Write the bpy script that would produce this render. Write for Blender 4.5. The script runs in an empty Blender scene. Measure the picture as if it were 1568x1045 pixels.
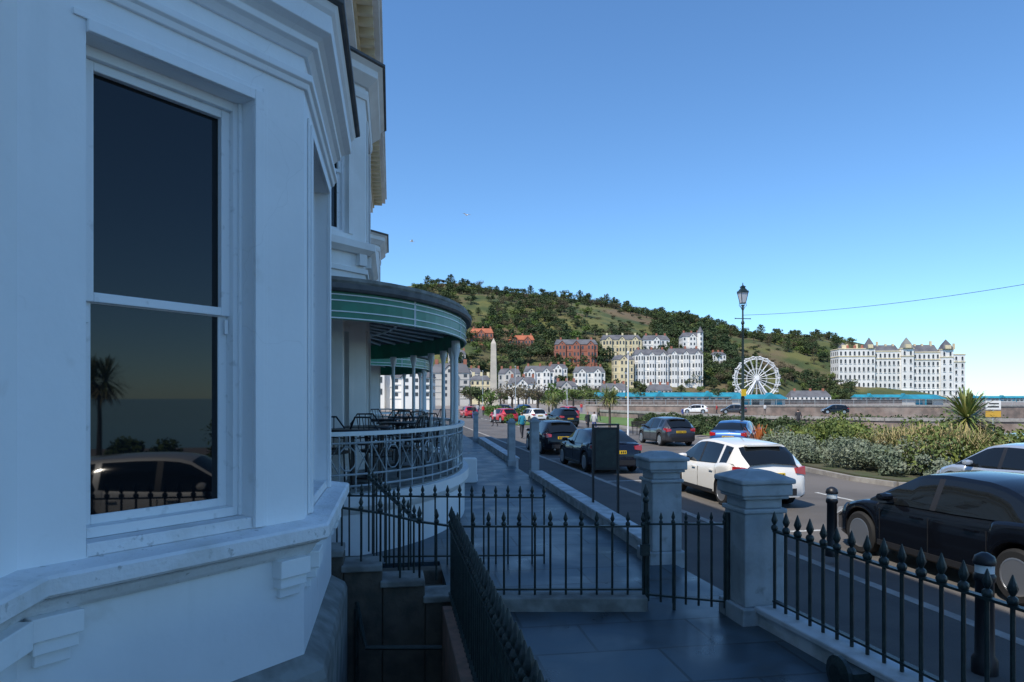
import bpy, math, random
import numpy as np
from mathutils import Vector, Matrix, noise
random.seed(7); rng=np.random.default_rng(7)
D=bpy.data; SC=bpy.context.scene; COL=SC.collection
CA,SA=math.cos(math.radians(10)),math.sin(math.radians(10))
# world: x = across the street (sea side +), y = along the street. plan(): map grid turned 10 deg (right, forward)
def plan(x,y): return (CA*x+SA*y, CA*y-SA*x)
RZ=-.57   # road level
GZ=-.42   # garden bed level

# ------------------------------------------------------------------ materials
def mat(name,c,rough=.7,c2=None,scale=3.,bump=0.,bscale=30.,metal=0.,spec=.5,coat=0.,objrand=None,lo=.4,hi=.6,detail=6,rv=0.,c3=None,scale3=1.0,lo3=.5,hi3=.7,stretch=None,crack=None):
    m=D.materials.new(name); m.use_nodes=True; nt=m.node_tree; b=nt.nodes['Principled BSDF']
    L=nt.links.new; N=nt.nodes.new
    b.inputs['Base Color'].default_value=(*c,1); b.inputs['Roughness'].default_value=rough
    b.inputs['Metallic'].default_value=metal; b.inputs['Specular IOR Level'].default_value=spec
    b.inputs['Coat Weight'].default_value=coat; b.inputs['Coat Roughness'].default_value=.04
    tc=N('ShaderNodeTexCoord'); vec=tc.outputs['Object']
    if stretch:
        mp=N('ShaderNodeMapping'); mp.inputs['Scale'].default_value=stretch; L(vec,mp.inputs[0]); vec=mp.outputs[0]
    out=None
    def ntex(s,d=detail,v=None):
        n=N('ShaderNodeTexNoise'); n.inputs['Scale'].default_value=s; n.inputs['Detail'].default_value=d; L(v or vec,n.inputs['Vector']); return n
    def mix(a,bc,f):
        x=N('ShaderNodeMix'); x.data_type='RGBA'
        if isinstance(a,tuple): x.inputs[6].default_value=(*a,1)
        else: L(a,x.inputs[6])
        if isinstance(bc,tuple): x.inputs[7].default_value=(*bc,1)
        else: L(bc,x.inputs[7])
        L(f,x.inputs[0]); return x.outputs[2]
    def ramp(src,a,bb,c_=0,d_=1):
        r=N('ShaderNodeMapRange'); r.inputs[1].default_value=a; r.inputs[2].default_value=bb; r.inputs[3].default_value=c_; r.inputs[4].default_value=d_; L(src,r.inputs[0]); return r.outputs[0]
    if c2: out=mix(c,c2,ramp(ntex(scale).outputs[0],lo,hi))
    if c3: out=mix(out if out else c,c3,ramp(ntex(scale3).outputs[0],lo3,hi3))
    if crack:
        vo=N('ShaderNodeTexVoronoi'); vo.feature='DISTANCE_TO_EDGE'; vo.inputs['Scale'].default_value=.7
        nn=ntex(1.5,3); ad=N('ShaderNodeVectorMath'); ad.operation='ADD'; L(vec,ad.inputs[0]); L(nn.outputs[1],ad.inputs[1]); L(ad.outputs[0],vo.inputs['Vector'])
        f=ramp(vo.outputs[0],0,.003,.22,0); mk=ramp(ntex(.8).outputs[0],.53,.58)
        mu=N('ShaderNodeMath'); mu.operation='MULTIPLY'; L(f,mu.inputs[0]); L(mk,mu.inputs[1]); out=mix(out if out else c,crack,mu.outputs[0])
        mp=N('ShaderNodeMapping'); mp.inputs['Scale'].default_value=(9,9,.5); L(tc.outputs['Object'],mp.inputs[0])
        out=mix(out,(c[0]*.8,c[1]*.82,c[2]*.82),ramp(ntex(1.0,5,mp.outputs[0]).outputs[0],.58,.82,0,.4))
    if objrand:
        oi=N('ShaderNodeObjectInfo'); out=mix(out if out else c,objrand,oi.outputs['Random'])
    if out: L(out,b.inputs['Base Color'])
    if rv:
        L(ramp(ntex(scale*2).outputs[0],.3,.7,max(0,rough-rv),min(1,rough+rv)),b.inputs['Roughness'])
    if bump:
        bp=N('ShaderNodeBump'); bp.inputs['Strength'].default_value=bump; bp.inputs['Distance'].default_value=.02
        L(ntex(bscale).outputs[0],bp.inputs['Height']); L(bp.outputs[0],b.inputs['Normal'])
    return m
def slabmat(name,c1,c2,mort,w,h,rough,ms=.012,bumps=.5,rv=.15,offset=.5):
    m=D.materials.new(name); m.use_nodes=True; nt=m.node_tree; b=nt.nodes['Principled BSDF']; N=nt.nodes.new; L=nt.links.new
    tc=N('ShaderNodeTexCoord'); br=N('ShaderNodeTexBrick'); mp=N('ShaderNodeMapping'); mp.inputs['Rotation'].default_value=(0,0,.02); L(tc.outputs['Object'],mp.inputs[0]); L(mp.outputs[0],br.inputs['Vector'])
    br.inputs['Scale'].default_value=1; br.inputs['Color1'].default_value=(*c1,1); br.inputs['Color2'].default_value=(*c2,1)
    br.inputs['Mortar'].default_value=(*mort,1); br.inputs['Brick Width'].default_value=w; br.inputs['Row Height'].default_value=h
    br.inputs['Mortar Size'].default_value=ms; br.offset=offset
    n=N('ShaderNodeTexNoise'); n.inputs['Scale'].default_value=1.7; n.inputs['Detail'].default_value=10; n.inputs['Distortion'].default_value=.6; L(tc.outputs['Object'],n.inputs['Vector'])
    x=N('ShaderNodeMix'); x.data_type='RGBA'; x.blend_type='MULTIPLY'; x.inputs[0].default_value=.9
    r=N('ShaderNodeMapRange'); r.inputs[1].default_value=.3; r.inputs[2].default_value=.7; r.inputs[3].default_value=.40; r.inputs[4].default_value=1.6
    L(n.outputs[0],r.inputs[0]); L(br.outputs[0],x.inputs[6]); L(r.outputs[0],x.inputs[7]); L(x.outputs[2],b.inputs['Base Color'])
    r2=N('ShaderNodeMapRange'); r2.inputs[1].default_value=.3; r2.inputs[2].default_value=.7; r2.inputs[3].default_value=rough-rv; r2.inputs[4].default_value=rough+rv
    L(n.outputs[0],r2.inputs[0]); L(r2.outputs[0],b.inputs['Roughness'])
    bp=N('ShaderNodeBump'); bp.inputs['Strength'].default_value=bumps; bp.inputs['Distance'].default_value=.01; bp.invert=True
    L(br.outputs['Fac'],bp.inputs['Height']); 
    b2=N('ShaderNodeBump'); b2.inputs['Strength'].default_value=.3; b2.inputs['Distance'].default_value=.02; L(n.outputs[0],b2.inputs['Height']); L(bp.outputs[0],b2.inputs['Normal']); L(b2.outputs[0],b.inputs['Normal'])
    return m

stucco=mat('white_painted_stucco',(.83,.85,.86),.55,c2=(.77,.79,.80),scale=1.6,bump=.15,bscale=14,lo=.45,hi=.75,c3=(.70,.71,.70),scale3=5,lo3=.66,hi3=.8,crack=(.5,.51,.51))
stuccof=mat('stucco_terrace',(.82,.82,.80),.6,c2=(.72,.71,.68),scale=.9,bump=.1,bscale=10,crack=(.55,.55,.55))
sillm=mat('painted_sill',(.76,.77,.78),.6,c2=(.45,.46,.46),scale=26,lo=.62,hi=.7,bump=.3,bscale=40,c3=(.64,.64,.62),scale3=4)
frame=mat('window_frame_paint',(.80,.82,.83),.4,c2=(.6,.62,.62),scale=18,lo=.6,hi=.75)
cream=mat('cream_paint',(.70,.58,.38),.6,c2=(.6,.5,.33),scale=3)
glass=mat('window_glass',(.006,.008,.010),.02,spec=.5)
lead=mat('lead_flashing',(.06,.065,.07),.6,c2=(.1,.1,.1),scale=5)
iron=mat('railing_dark_green_paint',(.010,.020,.020),.42,c2=(.02,.035,.032),scale=12,bump=.2,bscale=60)
ironb=mat('black_iron',(.012,.012,.014),.4)
greyp=mat('grey_painted_pier',(.38,.42,.44),.6,c2=(.28,.31,.32),scale=4,bump=.2,bscale=20,c3=(.22,.24,.23),scale3=7,lo3=.6,hi3=.75)
whiteB=mat('white_low_wall',(.55,.58,.60),.6,c2=(.36,.38,.38),scale=4,bump=.2,bscale=20)
stone=mat('brown_stone',(.12,.10,.075),.8,c2=(.07,.063,.05),scale=5,bump=.5,bscale=18)
plinthm=mat('plinth_stone',(.26,.27,.25),.8,c2=(.16,.16,.145),scale=5,bump=.3,bscale=18)
copem=mat('pink_coping',(.30,.17,.13),.8,c2=(.2,.13,.1),scale=8)
slate=slabmat('slate_paving',(.036,.060,.078),(.060,.088,.105),(.022,.032,.038),.95,.62,.40)
greenp=mat('green_paint',(.01,.20,.11),.35,c2=(.01,.15,.08),scale=4)
whiteg=mat('white_gloss',(.74,.78,.77),.35)
asph=mat('asphalt',(.120,.108,.098),.85,c2=(.09,.082,.075),scale=.7,bump=.4,bscale=90,c3=(.145,.13,.118),scale3=.25,lo3=.5,hi3=.65)
pavem=mat('pavement_asphalt',(.065,.06,.056),.85,c2=(.085,.078,.07),scale=1.2,bump=.4,bscale=90)
kerbm=mat('kerb_stone',(.33,.31,.28),.8,c2=(.24,.22,.2),scale=3,bump=.2,bscale=30)
paintw=mat('road_marking',(.50,.50,.48),.7,c2=(.25,.25,.23),scale=12,lo=.5,hi=.65)
prom=mat('promenade_paving',(.25,.21,.18),.85,c2=(.20,.17,.145),scale=.3,c3=(.28,.25,.22),scale3=.05)
grassm=mat('grass_lawn',(.08,.15,.025),.9,c2=(.11,.17,.035),scale=.5)
soil=mat('garden_soil',(.08,.075,.045),.95,c2=(.05,.07,.025),scale=2,bump=.5,bscale=20)
beach=mat('beach_pebbles',(.26,.23,.2),.9,c2=(.20,.17,.15),scale=.2)
seam=mat('sea_water',(.02,.07,.12),.15,c2=(.03,.10,.15),scale=.01,bump=.3,bscale=.5)
wallst=mat('sea_wall_stone',(.26,.19,.155),.9,c2=(.16,.125,.105),scale=.9,bump=.4,bscale=3,c3=(.33,.27,.23),scale3=.3)
hillm=mat('hill_grass',(.115,.115,.032),.95,c2=(.045,.065,.018),scale=.035,lo=.40,hi=.56,detail=9,c3=(.13,.095,.05),scale3=.018,lo3=.5,hi3=.62)
bark=mat('tree_bark',(.09,.07,.05),.9,c2=(.06,.05,.04),scale=6)
leafD=mat('foliage_dark',(.024,.050,.016),.8,c2=(.040,.074,.022),scale=.5,objrand=(.060,.080,.022))
leafG=mat('foliage_fresh',(.09,.16,.02),.75,c2=(.06,.11,.02),scale=.6,objrand=(.12,.15,.035))
leafB=mat('foliage_brown_twigs',(.10,.080,.045),.9,c2=(.07,.055,.035),scale=.5,objrand=(.11,.095,.045))
leafS=mat('foliage_silver',(.22,.25,.18),.8,c2=(.13,.17,.11),scale=2)
leafY=mat('foliage_yellow_green',(.16,.19,.035),.75,c2=(.08,.12,.03),scale=1.2)
tang=mat('dry_grass',(.42,.33,.17),.85,c2=(.30,.27,.11),scale=3)
sword=mat('sword_leaf',(.11,.17,.04),.5,c2=(.24,.24,.07),scale=4)
orange=mat('orange_flowers',(.45,.13,.03),.7)
tyre=mat('tyre_rubber',(.012,.012,.013),.8); rim=mat('alloy_rim',(.45,.46,.48),.3,metal=.8)
trim=mat('black_trim',(.015,.015,.017),.5); cglass=mat('car_glass',(.008,.010,.012),.03,spec=.5)
tail=mat('tail_light_red',(.38,.01,.01),.15,coat=1); headl=mat('head_light',(.55,.57,.6),.08,spec=.9,coat=1)
plateY=mat('plate_yellow',(.70,.46,.02),.4); plateW=mat('plate_white',(.75,.75,.75),.4)
winD=mat('far_window_dark',(.05,.055,.065),.2); stoneL=mat('memorial_stone',(.50,.45,.37),.8,c2=(.42,.38,.32),scale=.5)
turq=mat('turquoise_paint',(.02,.26,.34),.6,c2=(.02,.19,.27),scale=.3)
metalw=mat('white_painted_steel',(.75,.75,.75),.4)
def paint(n,c,metal=.3): return mat(n,c,.3,metal=metal,coat=1,spec=.5)
pWhite=paint('car_paint_white',(.78,.76,.72),0); pBlack=mat('car_paint_black',(.004,.005,.008),.12,spec=.5); pNavy=mat('car_paint_navy',(.006,.009,.020),.12,spec=.5)
pBlue=paint('car_paint_blue',(.01,.09,.30)); pSilver=paint('car_paint_silver',(.50,.56,.64),.5); pGrey=paint('car_paint_dark_grey',(.025,.025,.03),0); pRed=paint('car_paint_red',(.5,.012,.02),0)

# ------------------------------------------------------------------ mesh builder
import bmesh
def empty(name,loc=(0,0,0),rot=0):
    o=D.objects.new(name,None); o.location=loc; o.rotation_euler=(0,0,rot); o.empty_display_size=.1; COL.objects.link(o); return o
class MB:
    def __init__(s): s.v=[];s.f=[];s.m=[];s.mats=[]
    def mi(s,m):
        if m not in s.mats: s.mats.append(m)
        return s.mats.index(m)
    def add(s,vs,fs,m,M=None):
        b=len(s.v)
        for p in vs:
            if M is not None: p=M@Vector(p)
            s.v.append(tuple(p))
        k=s.mi(m)
        for f in fs: s.f.append(tuple(b+i for i in f)); s.m.append(k)
    def box(s,x0,x1,y0,y1,z0,z1,m,M=None):
        vs=[(x,y,z) for z in (z0,z1) for x,y in ((x0,y0),(x1,y0),(x1,y1),(x0,y1))]
        s.add(vs,[(3,2,1,0),(4,5,6,7),(0,1,5,4),(1,2,6,5),(2,3,7,6),(3,0,4,7)],m,M)
    def obox(s,o,e,t0,t1,o0,o1,z0,z1,m):
        n=(e[1],-e[0]); P=lambda t,q,z:(o[0]+e[0]*t+n[0]*q,o[1]+e[1]*t+n[1]*q,z)
        vs=[P(t,q,z) for z in (z0,z1) for t,q in ((t0,o1),(t1,o1),(t1,o0),(t0,o0))]
        s.add(vs,[(3,2,1,0),(4,5,6,7),(0,1,5,4),(1,2,6,5),(2,3,7,6),(3,0,4,7)],m)
    def prism(s,poly,z0,z1,m):
        n=len(poly); vs=[(x,y,z0) for x,y in poly]+[(x,y,z1) for x,y in poly]
        s.add(vs,[tuple(range(n-1,-1,-1)),tuple(range(n,2*n))]+[(i,(i+1)%n,n+(i+1)%n,n+i) for i in range(n)],m)
    def tube(s,pts,r,m,seg=6,M=None,cap=True):
        pts=[Vector(p) for p in pts]; R=r if isinstance(r,(list,tuple)) else [r]*len(pts); vs=[];fs=[]
        for i,p in enumerate(pts):
            d=(pts[min(i+1,len(pts)-1)]-pts[max(i-1,0)]).normalized()
            a=d.cross(Vector((0,0,1)) if abs(d.z)<.9 else Vector((1,0,0))).normalized(); b=d.cross(a)
            for k in range(seg):
                t=2*math.pi*k/seg; vs.append(p+(a*math.cos(t)+b*math.sin(t))*R[i])
        for i in range(len(pts)-1):
            for k in range(seg): fs.append((i*seg+k,i*seg+(k+1)%seg,(i+1)*seg+(k+1)%seg,(i+1)*seg+k))
        if cap: fs+= [tuple(range(seg-1,-1,-1)),tuple(range((len(pts)-1)*seg,len(pts)*seg))]
        s.add(vs,fs,m,M)
    def lathe(s,prof,cx,cy,m,seg=12,M=None,rot=0):
        vs=[];fs=[]
        for r,z in prof:
            for k in range(seg):
                t=2*math.pi*k/seg+rot; vs.append((cx+r*math.cos(t),cy+r*math.sin(t),z))
        for i in range(len(prof)-1):
            for k in range(seg): fs.append((i*seg+k,i*seg+(k+1)%seg,(i+1)*seg+(k+1)%seg,(i+1)*seg+k))
        fs+=[tuple(range(seg-1,-1,-1)),tuple(range((len(prof)-1)*seg,len(prof)*seg))]
        s.add(vs,fs,m,M)
    def sweep(s,pts,prof,m):
        n=len(pts); k=len(prof); vs=[];fs=[]
        ns=[]
        for i in range(n-1):
            e=Vector((pts[i+1][0]-pts[i][0],pts[i+1][1]-pts[i][1])).normalized(); ns.append(Vector((e.y,-e.x)))
        for i in range(n):
            a=ns[max(i-1,0)]; b=ns[min(i,n-2)]; mt=(a+b)/(1+a.dot(b))
            for o,z in prof: vs.append((pts[i][0]+mt.x*o,pts[i][1]+mt.y*o,z))
        for i in range(n-1):
            for j in range(k): fs.append((i*k+j,i*k+(j+1)%k,(i+1)*k+(j+1)%k,(i+1)*k+j))
        fs+=[tuple(range(k-1,-1,-1)),tuple(range((n-1)*k,n*k))]
        s.add(vs,fs,m)
    def build(s,name,parent=None,smooth=False,bevel=0,loc=None,rot=None,angle=40):
        me=D.meshes.new(name); me.from_pydata(s.v,[],s.f)
        for m in s.mats: me.materials.append(m)
        me.polygons.foreach_set('material_index',s.m)
        me.update()
        bm=bmesh.new(); bm.from_mesh(me); bmesh.ops.recalc_face_normals(bm,faces=bm.faces); bm.to_mesh(me); bm.free()
        if smooth:
            me.polygons.foreach_set('use_smooth',[True]*len(me.polygons))
            me.set_sharp_from_angle(angle=math.radians(angle))
        o=D.objects.new(name,me); COL.objects.link(o)
        if parent: o.parent=parent
        if loc: o.location=loc
        if rot is not None: o.rotation_euler=(0,0,rot)
        if bevel:
            b=o.modifiers.new('bevel','BEVEL'); b.width=bevel; b.segments=2; b.limit_method='ANGLE'; b.angle_limit=math.radians(50)
        return o
def wallface(mb,o,e,L,z0,z1,ops,th,m):
    ts=sorted({0,L,*[a for q in ops for a in q[:2]]})
    for a,b in zip(ts,ts[1:]):
        cuts=sorted([(q[2],q[3]) for q in ops if q[0]<=a+1e-6 and q[1]>=b-1e-6]); z=z0
        for c,d in cuts:
            if c>z: mb.obox(o,e,a,b,-th,0,z,c,m)
            z=d
        if z1>z: mb.obox(o,e,a,b,-th,0,z,z1,m)
def sash(mbf,mbg,o,e,t0,t1,z0,z1,ins=.14,st=.05,fm=None):
    fm=fm or frame
    mbg.obox(o,e,t0+.02,t1-.02,-ins-.035,-ins-.03,z0+.02,z1-.02,glass)
    zm=(z0+z1)/2-.02
    mbf.obox(o,e,t0,t0+.045,-ins-.06,-ins+.04,z0,z1,fm); mbf.obox(o,e,t1-.045,t1,-ins-.06,-ins+.04,z0,z1,fm)
    mbf.obox(o,e,t0+.045,t1-.045,-ins-.06,-ins+.04,z1-.05,z1,fm); mbf.obox(o,e,t0+.045,t1-.045,-ins-.06,-ins+.05,z0,z0+.05,fm)
    a,b=t0+.045,t1-.045
    for (za,zb,q) in ((z0+.05,zm+.02,-.03),(zm-.02,z1-.05,0.0)):
        mbf.obox(o,e,a,a+st,-ins-.028+q,-ins+.01+q,za,zb,fm); mbf.obox(o,e,b-st,b,-ins-.028+q,-ins+.01+q,za,zb,fm)
        mbf.obox(o,e,a+st,b-st,-ins-.029+q,-ins+.009+q,za,za+st*.9,fm); mbf.obox(o,e,a+st,b-st,-ins-.029+q,-ins+.009+q,zb-st*.9,zb,fm)

# ------------------------------------------------------------------ near house (bay window at left)
H=empty('stucco_terrace_house')
w=MB(); fr=MB(); gl=MB(); si=MB(); co=MB(); pl=MB()
P0=(-1.513,3.11); C1=(-.504,4.14); C2=(-.504,5.97); P3=(-1.513,6.99)
def unit(a,b):
    L=math.hypot(b[0]-a[0],b[1]-a[1]); return ((b[0]-a[0])/L,(b[1]-a[1])/L),L
e1,L1=unit(P0,C1); e2,L2=unit(C1,C2); e3,L3=unit(C2,P3)
ZO,ZT=1.2,3.52
wallface(w,P0,e1,L1,-1.6,3.9,[(.262,1.10,ZO,ZT)],.3,stucco)
wallface(w,C1,e2,L2,-1.6,3.9,[(.24,1.42,ZO,ZT)],.3,stucco)
wallface(w,C2,e3,L3,-1.6,3.9,[(.30,1.12,ZO,ZT)],.3,stucco)
w.box(-1.9,-1.513,-30,3.3,-1.6,12.1,stucco); w.box(-1.9,-1.513,6.8,7.8,-1.6,12.1,stucco); w.box(-1.9,-1.52,3.3,6.8,4.0,12.1,stucco)
w.box(-12,-1.9,-30,7.8,-.4,12.0,stucco)
w.build('walls',H)
for o,e,a,b in ((P0,e1,.262,1.10),(C1,e2,.24,1.42),(C2,e3,.30,1.12)):
    sash(fr,gl,o,e,a,b,ZO+.06,ZT,ins=.15,st=.05)
    for (q0,q1,pr) in ((.0,.055,.028),(.055,.085,.014)):
        if o is not P0: fr.obox(o,e,a-q1,a-q0,.001,pr,ZO,ZT+q1,stucco)
        fr.obox(o,e,b+q0,b+q1,.001,pr,ZO,ZT+q1,stucco)
        fr.obox(o,e,a-q0,b+q0,.001,pr-.001,ZT+q0,ZT+q1,stucco)
    fr.obox(o,e,b-.02,b,-.11,-.09,ZO+.06,ZT,frame); fr.obox(o,e,a,a+.02,-.11,-.09,ZO+.06,ZT,frame)
    for t in (a+.055,b-.075): fr.obox(o,e,t,t+.02,-.155,-.139,(ZO+ZT)/2-.11,(ZO+ZT)/2-.03,frame)
    si.obox(o,e,a+.002,b-.002,-.2,.0,ZO-.02,ZO+.058,sillm)
fr.build('window_frames',H,bevel=.004); gl.build('window_glass',H)
poly=[(-1.513,-6),P0,C1,C2,P3,(-1.513,7.8)]
si.sweep(poly,[(-.02,1.075),(.13,1.085),(.145,1.10),(.145,1.165),(.13,1.178),(-.02,1.198)],sillm)
si.sweep(poly,[(-.02,1.0),(.03,1.0),(.05,1.02),(.075,1.06),(.10,1.074),(-.02,1.074)],sillm)
for o,e,tt in ((P0,e1,(.02,)),(P0,e1,(L1-.22,)),(C1,e2,(.03,L2-.25))):
    for t in tt:
        si.obox(o,e,t,t+.2,-.01,.085,.90,.999,stucco); si.obox(o,e,t+.012,t+.188,-.01,.065,.84,.899,stucco); si.obox(o,e,t+.03,t+.17,-.01,.03,.78,.839,stucco)
si.obox((-1.513,3.11),(0,1),-.3,-.05,-.01,.085,.88,.999,stucco)
si.build('sills',H,bevel=.006)
pl.sweep(poly,[(-.02,-1.6),(.13,-1.6),(.13,.28),(.11,.33),(-.02,.42)],plinthm); pl.build('plinth',H,bevel=.005)
dz=.09
co.sweep(poly[1:-1],[(-.05,3.70),(.02,3.70),(.03,3.73),(.05,3.74),(.05,3.78),(-.05,3.78)],stucco)
co.sweep(poly[1:-1],[(-.05,3.80+dz),(.02,3.80+dz),(.05,3.83+dz),(.08,3.845+dz),(.08,3.88+dz),(.11,3.90+dz),(.16,3.92+dz),(.16,4.02+dz),(.18,4.04+dz),(.20,4.075+dz),(-.05,4.09+dz)],stucco)
co.sweep(poly[1:-1],[(-.2,4.078+dz),(.22,4.076+dz),(.235,4.085+dz),(.235,4.12+dz),(-.2,4.19+dz)],lead)
co.prism([P0,C1,C2,P3],4.10+dz,4.16+dz,lead)
co.build('cornice',H,bevel=.004)
dk=MB(); dk.box(-1.9,-1.87,3,7.2,0,4,trim); dk.prism([(-1.75,3.3),(-.85,4.3),(-.85,5.8),(-1.75,6.8)],.7,.9,bark); dk.build('room_interior',H)
ev=MB(); ev.box(-1.6,-.55,-30,7.8,12.1,12.5,stucco); ev.build('eaves',H)

# ------------------------------------------------------------------ further houses with verandahs
def ell(sc,an,as_,k,a0=-90,a1=90,c=-1.2):
    return [(c+an*math.cos(math.radians(t)),sc+as_*math.sin(math.radians(t))) for t in np.linspace(a0,a1,k)]
def terrace(s0,s1,sc):
    H=empty('stucco_verandah_house'); w=MB();fr=MB();gl=MB();co=MB();ve=MB();ra=MB()
    wn=-1.5; E=(0,1); o=(wn,s0); L=s1-s0
    ops=[]
    for c in (sc-s0-3.6,sc-s0,sc-s0+3.6):
        if c-.5<.2 or c+.5>L-.2: continue
        for za,zb in ((4.5,6.7),(8.0,9.6),(10.2,11.3)):
            if abs(c-(sc-s0))<1 and za<7: continue
            ops.append((c-.5,c+.5,za,zb))
    wallface(w,o,E,L,-.5,12.0,ops,.3,stuccof); w.box(-12,wn-.3,s0,s1,-.4,12,stuccof)
    for q in ops:
        sash(fr,gl,o,E,*q,ins=.12); co.obox(o,E,q[0]-.12,q[1]+.12,.0,.09,q[2]-.1,q[2]-.002,stuccof)
        co.obox(o,E,q[0]-.14,q[1]+.14,.001,.14,q[3]+.15,q[3]+.24,stuccof)
        for t in (q[0]-.11,q[1]+.01): co.obox(o,E,t,t+.1,.001,.03,q[2],q[3]+.149,stuccof)
    for t in (.0,L-.45): co.obox(o,E,t,t+.45,.001,.13,-.3,11.6,stuccof)
    b0,b1,b2,b3=(wn,sc-2.3),(-.42,sc-1.2),(-.42,sc+1.2),(wn,sc+2.3)
    for a,b in ((b0,b1),(b1,b2),(b2,b3)):
        e,LL=unit(a,b); m=LL/2; hw=.42 if LL<2 else .62
        if LL<2: m=LL/2-.02
        oo=[(m-hw,m+hw,1.15,2.95),(m-hw,m+hw,4.5,6.5)]
        wallface(w,a,e,LL,.0,7.0,oo,.25,stuccof)
        for q in oo:
            sash(fr,gl,a,e,*q,ins=.12)
            for t in (q[0]-.09,q[1]): co.obox(a,e,t,t+.09,.001,.03,q[2],q[3]+.09,stuccof)
            co.obox(a,e,q[0],q[1],.001,.029,q[3],q[3]+.09,stuccof)
        for t in (.04,LL-.2): co.obox(a,e,t,t+.16,-.01,.09,4.02,4.2,stuccof)
    by=[b0,b1,b2,b3]
    co.sweep(by,[(-.03,4.2),(.08,4.2),(.16,4.27),(.16,4.38),(-.03,4.42)],stuccof)
    co.sweep(by,[(-.03,3.9),(.04,3.9),(.04,3.98),(-.03,4.0)],stuccof)
    co.sweep(by,[(-.03,6.72),(.03,6.72),(.05,6.8),(.05,6.86),(-.03,6.86)],stuccof)
    co.sweep(by,[(-.05,6.92),(.05,6.92),(.14,7.0),(.2,7.05),(.2,7.16),(.28,7.22),(-.05,7.26)],stuccof)
    co.sweep(by,[(-.2,7.222),(.3,7.222),(.32,7.23),(.32,7.27),(-.2,7.36)],lead)
    co.prism(by,7.2,7.3,lead)
    co.obox(o,E,0,L,.001,.12,7.42,7.6,stuccof); co.obox(o,E,0,L,.001,.08,11.3,11.45,stuccof)
    co.obox(o,E,0,L,.0,.55,11.5,11.74,stuccof); co.obox(o,E,0,L,.0,.62,11.741,11.95,cream); co.obox(o,E,0,L,-.1,1.18,12.0,12.22,stuccof); co.obox(o,E,0,L,-.1,1.25,12.221,12.32,stuccof)
    t=.2
    while t<L-.2: co.obox(o,E,t,t+.16,.1,1.02,11.78,11.998,cream); t+=.55
    w.build('walls',H); fr.build('window_frames',H); gl.build('window_glass',H); co.build('mouldings',H,bevel=.006)
    an,as_=2.5,4.3; K=40
    arc=ell(sc,an,as_,K)
    ve.sweep(arc,[(-.02,2.84),(0,2.84),(0,3.17),(-.02,3.17)],greenp)
    for z in (2.85,2.93,3.06,3.13): ve.sweep(arc,[(.0,z),(.012,z),(.012,z+.014),(.0,z+.014)],whiteg)
    ve.sweep(arc,[(-.04,3.171),(.08,3.171),(.10,3.20),(.10,3.26),(-.04,3.27)],lead)
    ve.sweep(arc,[(-.12,3.271),(.03,3.271),(.05,3.30),(.05,3.34),(-.12,3.35)],plinthm)
    inn=[(x*.96+(-1.2)*.04,(y-sc)*.96+sc) for x,y in arc]
    n=len(inn); vs=[];fs=[]
    for (x,y) in inn:
        vs+=[(x,y,3.25),(-1.45,sc+(y-sc)*.8,3.62),(x,y,3.21),(-1.45,sc+(y-sc)*.8,3.58)]
    for i in range(n-1):
        a=i*4; b=a+4; fs+=[(a,b,b+1,a+1),(a+2,a+3,b+3,b+2)]
    ve.add(vs,fs,lead)
    for i in range(2,n-2,2):
        x,y=inn[i]; ve.tube([(x,y,3.16),(-1.45,sc+(y-sc)*.8,3.52)],.03,whiteg,4)
    for f in (.3,.6):
        ve.tube([( -1.45+(x+1.45)*f, (y-sc)*(.8+.2*f)+sc, 3.52-.36*f) for x,y in inn],.022,whiteg,4)
    for i in range(2,n-2,6):
        x,y=arc[i]; ve.box(x-.01,x+.014,y-.012,y+.012,2.84,3.171,whiteg)
    for deg in (-16,-6,6,18,30,44,58):
        x=-1.2+(an-.16)*math.cos(math.radians(deg)); y=sc+(as_-.16)*math.sin(math.radians(deg))
        ve.lathe([(.075,.75),(.075,.85),(.05,.9),(.038,1.1),(.034,2.6),(.05,2.68),(.07,2.75),(.07,2.86)],x,y,whiteg,10)
    for y in (sc-3.9,sc+3.9): ve.box(-1.18,-.86,y-.15,y+.15,.7,3.2,stuccof)
    ve.box(-.95,-.66,sc-2.9,sc-2.62,.7,3.35,stuccof); ve.box(-.99,-.62,sc-2.94,sc-2.58,.7,.95,stuccof); ve.box(-.98,-.63,sc-2.93,sc-2.59,3.0,3.12,stuccof)
    d=ell(sc,an-.05,as_-.05,K)
    ve.prism(d,.62,.76,plinthm); ve.sweep(ell(sc,an,as_,K),[(-.1,-.6),(-.02,-.6),(-.02,.50),(.02,.55),(.05,.60),(.05,.74),(-.1,.74)],stuccof)
    ve.build('verandah',H)
    rl=ell(sc,an-.06,as_-.06,K)
    P=lambda z:[(x,y,z) for x,y in rl]
    ra.sweep(rl,[(-.03,1.45),(.04,1.45),(.04,1.50),(-.03,1.50)],whiteg)
    for z in (.84,.98,1.36): ra.tube(P(z),.014,greyp,6)
    for i in range(0,K-1):
        x,y=rl[i]; x2,y2=rl[i+1]; mx,my=(x+x2)/2,(y+y2)/2
        ra.tube([(x,y,.76),(x,y,1.46)],.011,greyp,6)
        dd=Vector((x2-x,y2-y,0)); 
        if i%3!=0:
            ra.tube([(x,y,.98),(mx,my,1.17),(x,y,1.36)],.008,greyp,4); ra.tube([(x2,y2,.98),(mx,my,1.17),(x2,y2,1.36)],.008,greyp,4)
        else:
            c=Vector((mx,my,1.17)); u_=dd.normalized()
            ra.tube([c+u_*.11*math.cos(a)+Vector((0,0,.15*math.sin(a))) for a in np.linspace(0,2*math.pi,11)],.009,greyp,4)
    ra.build('balcony_railing',H,smooth=True)
terrace(7.8,18.2,12.5); terrace(18.2,36,24.0)
st=MB()
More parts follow.
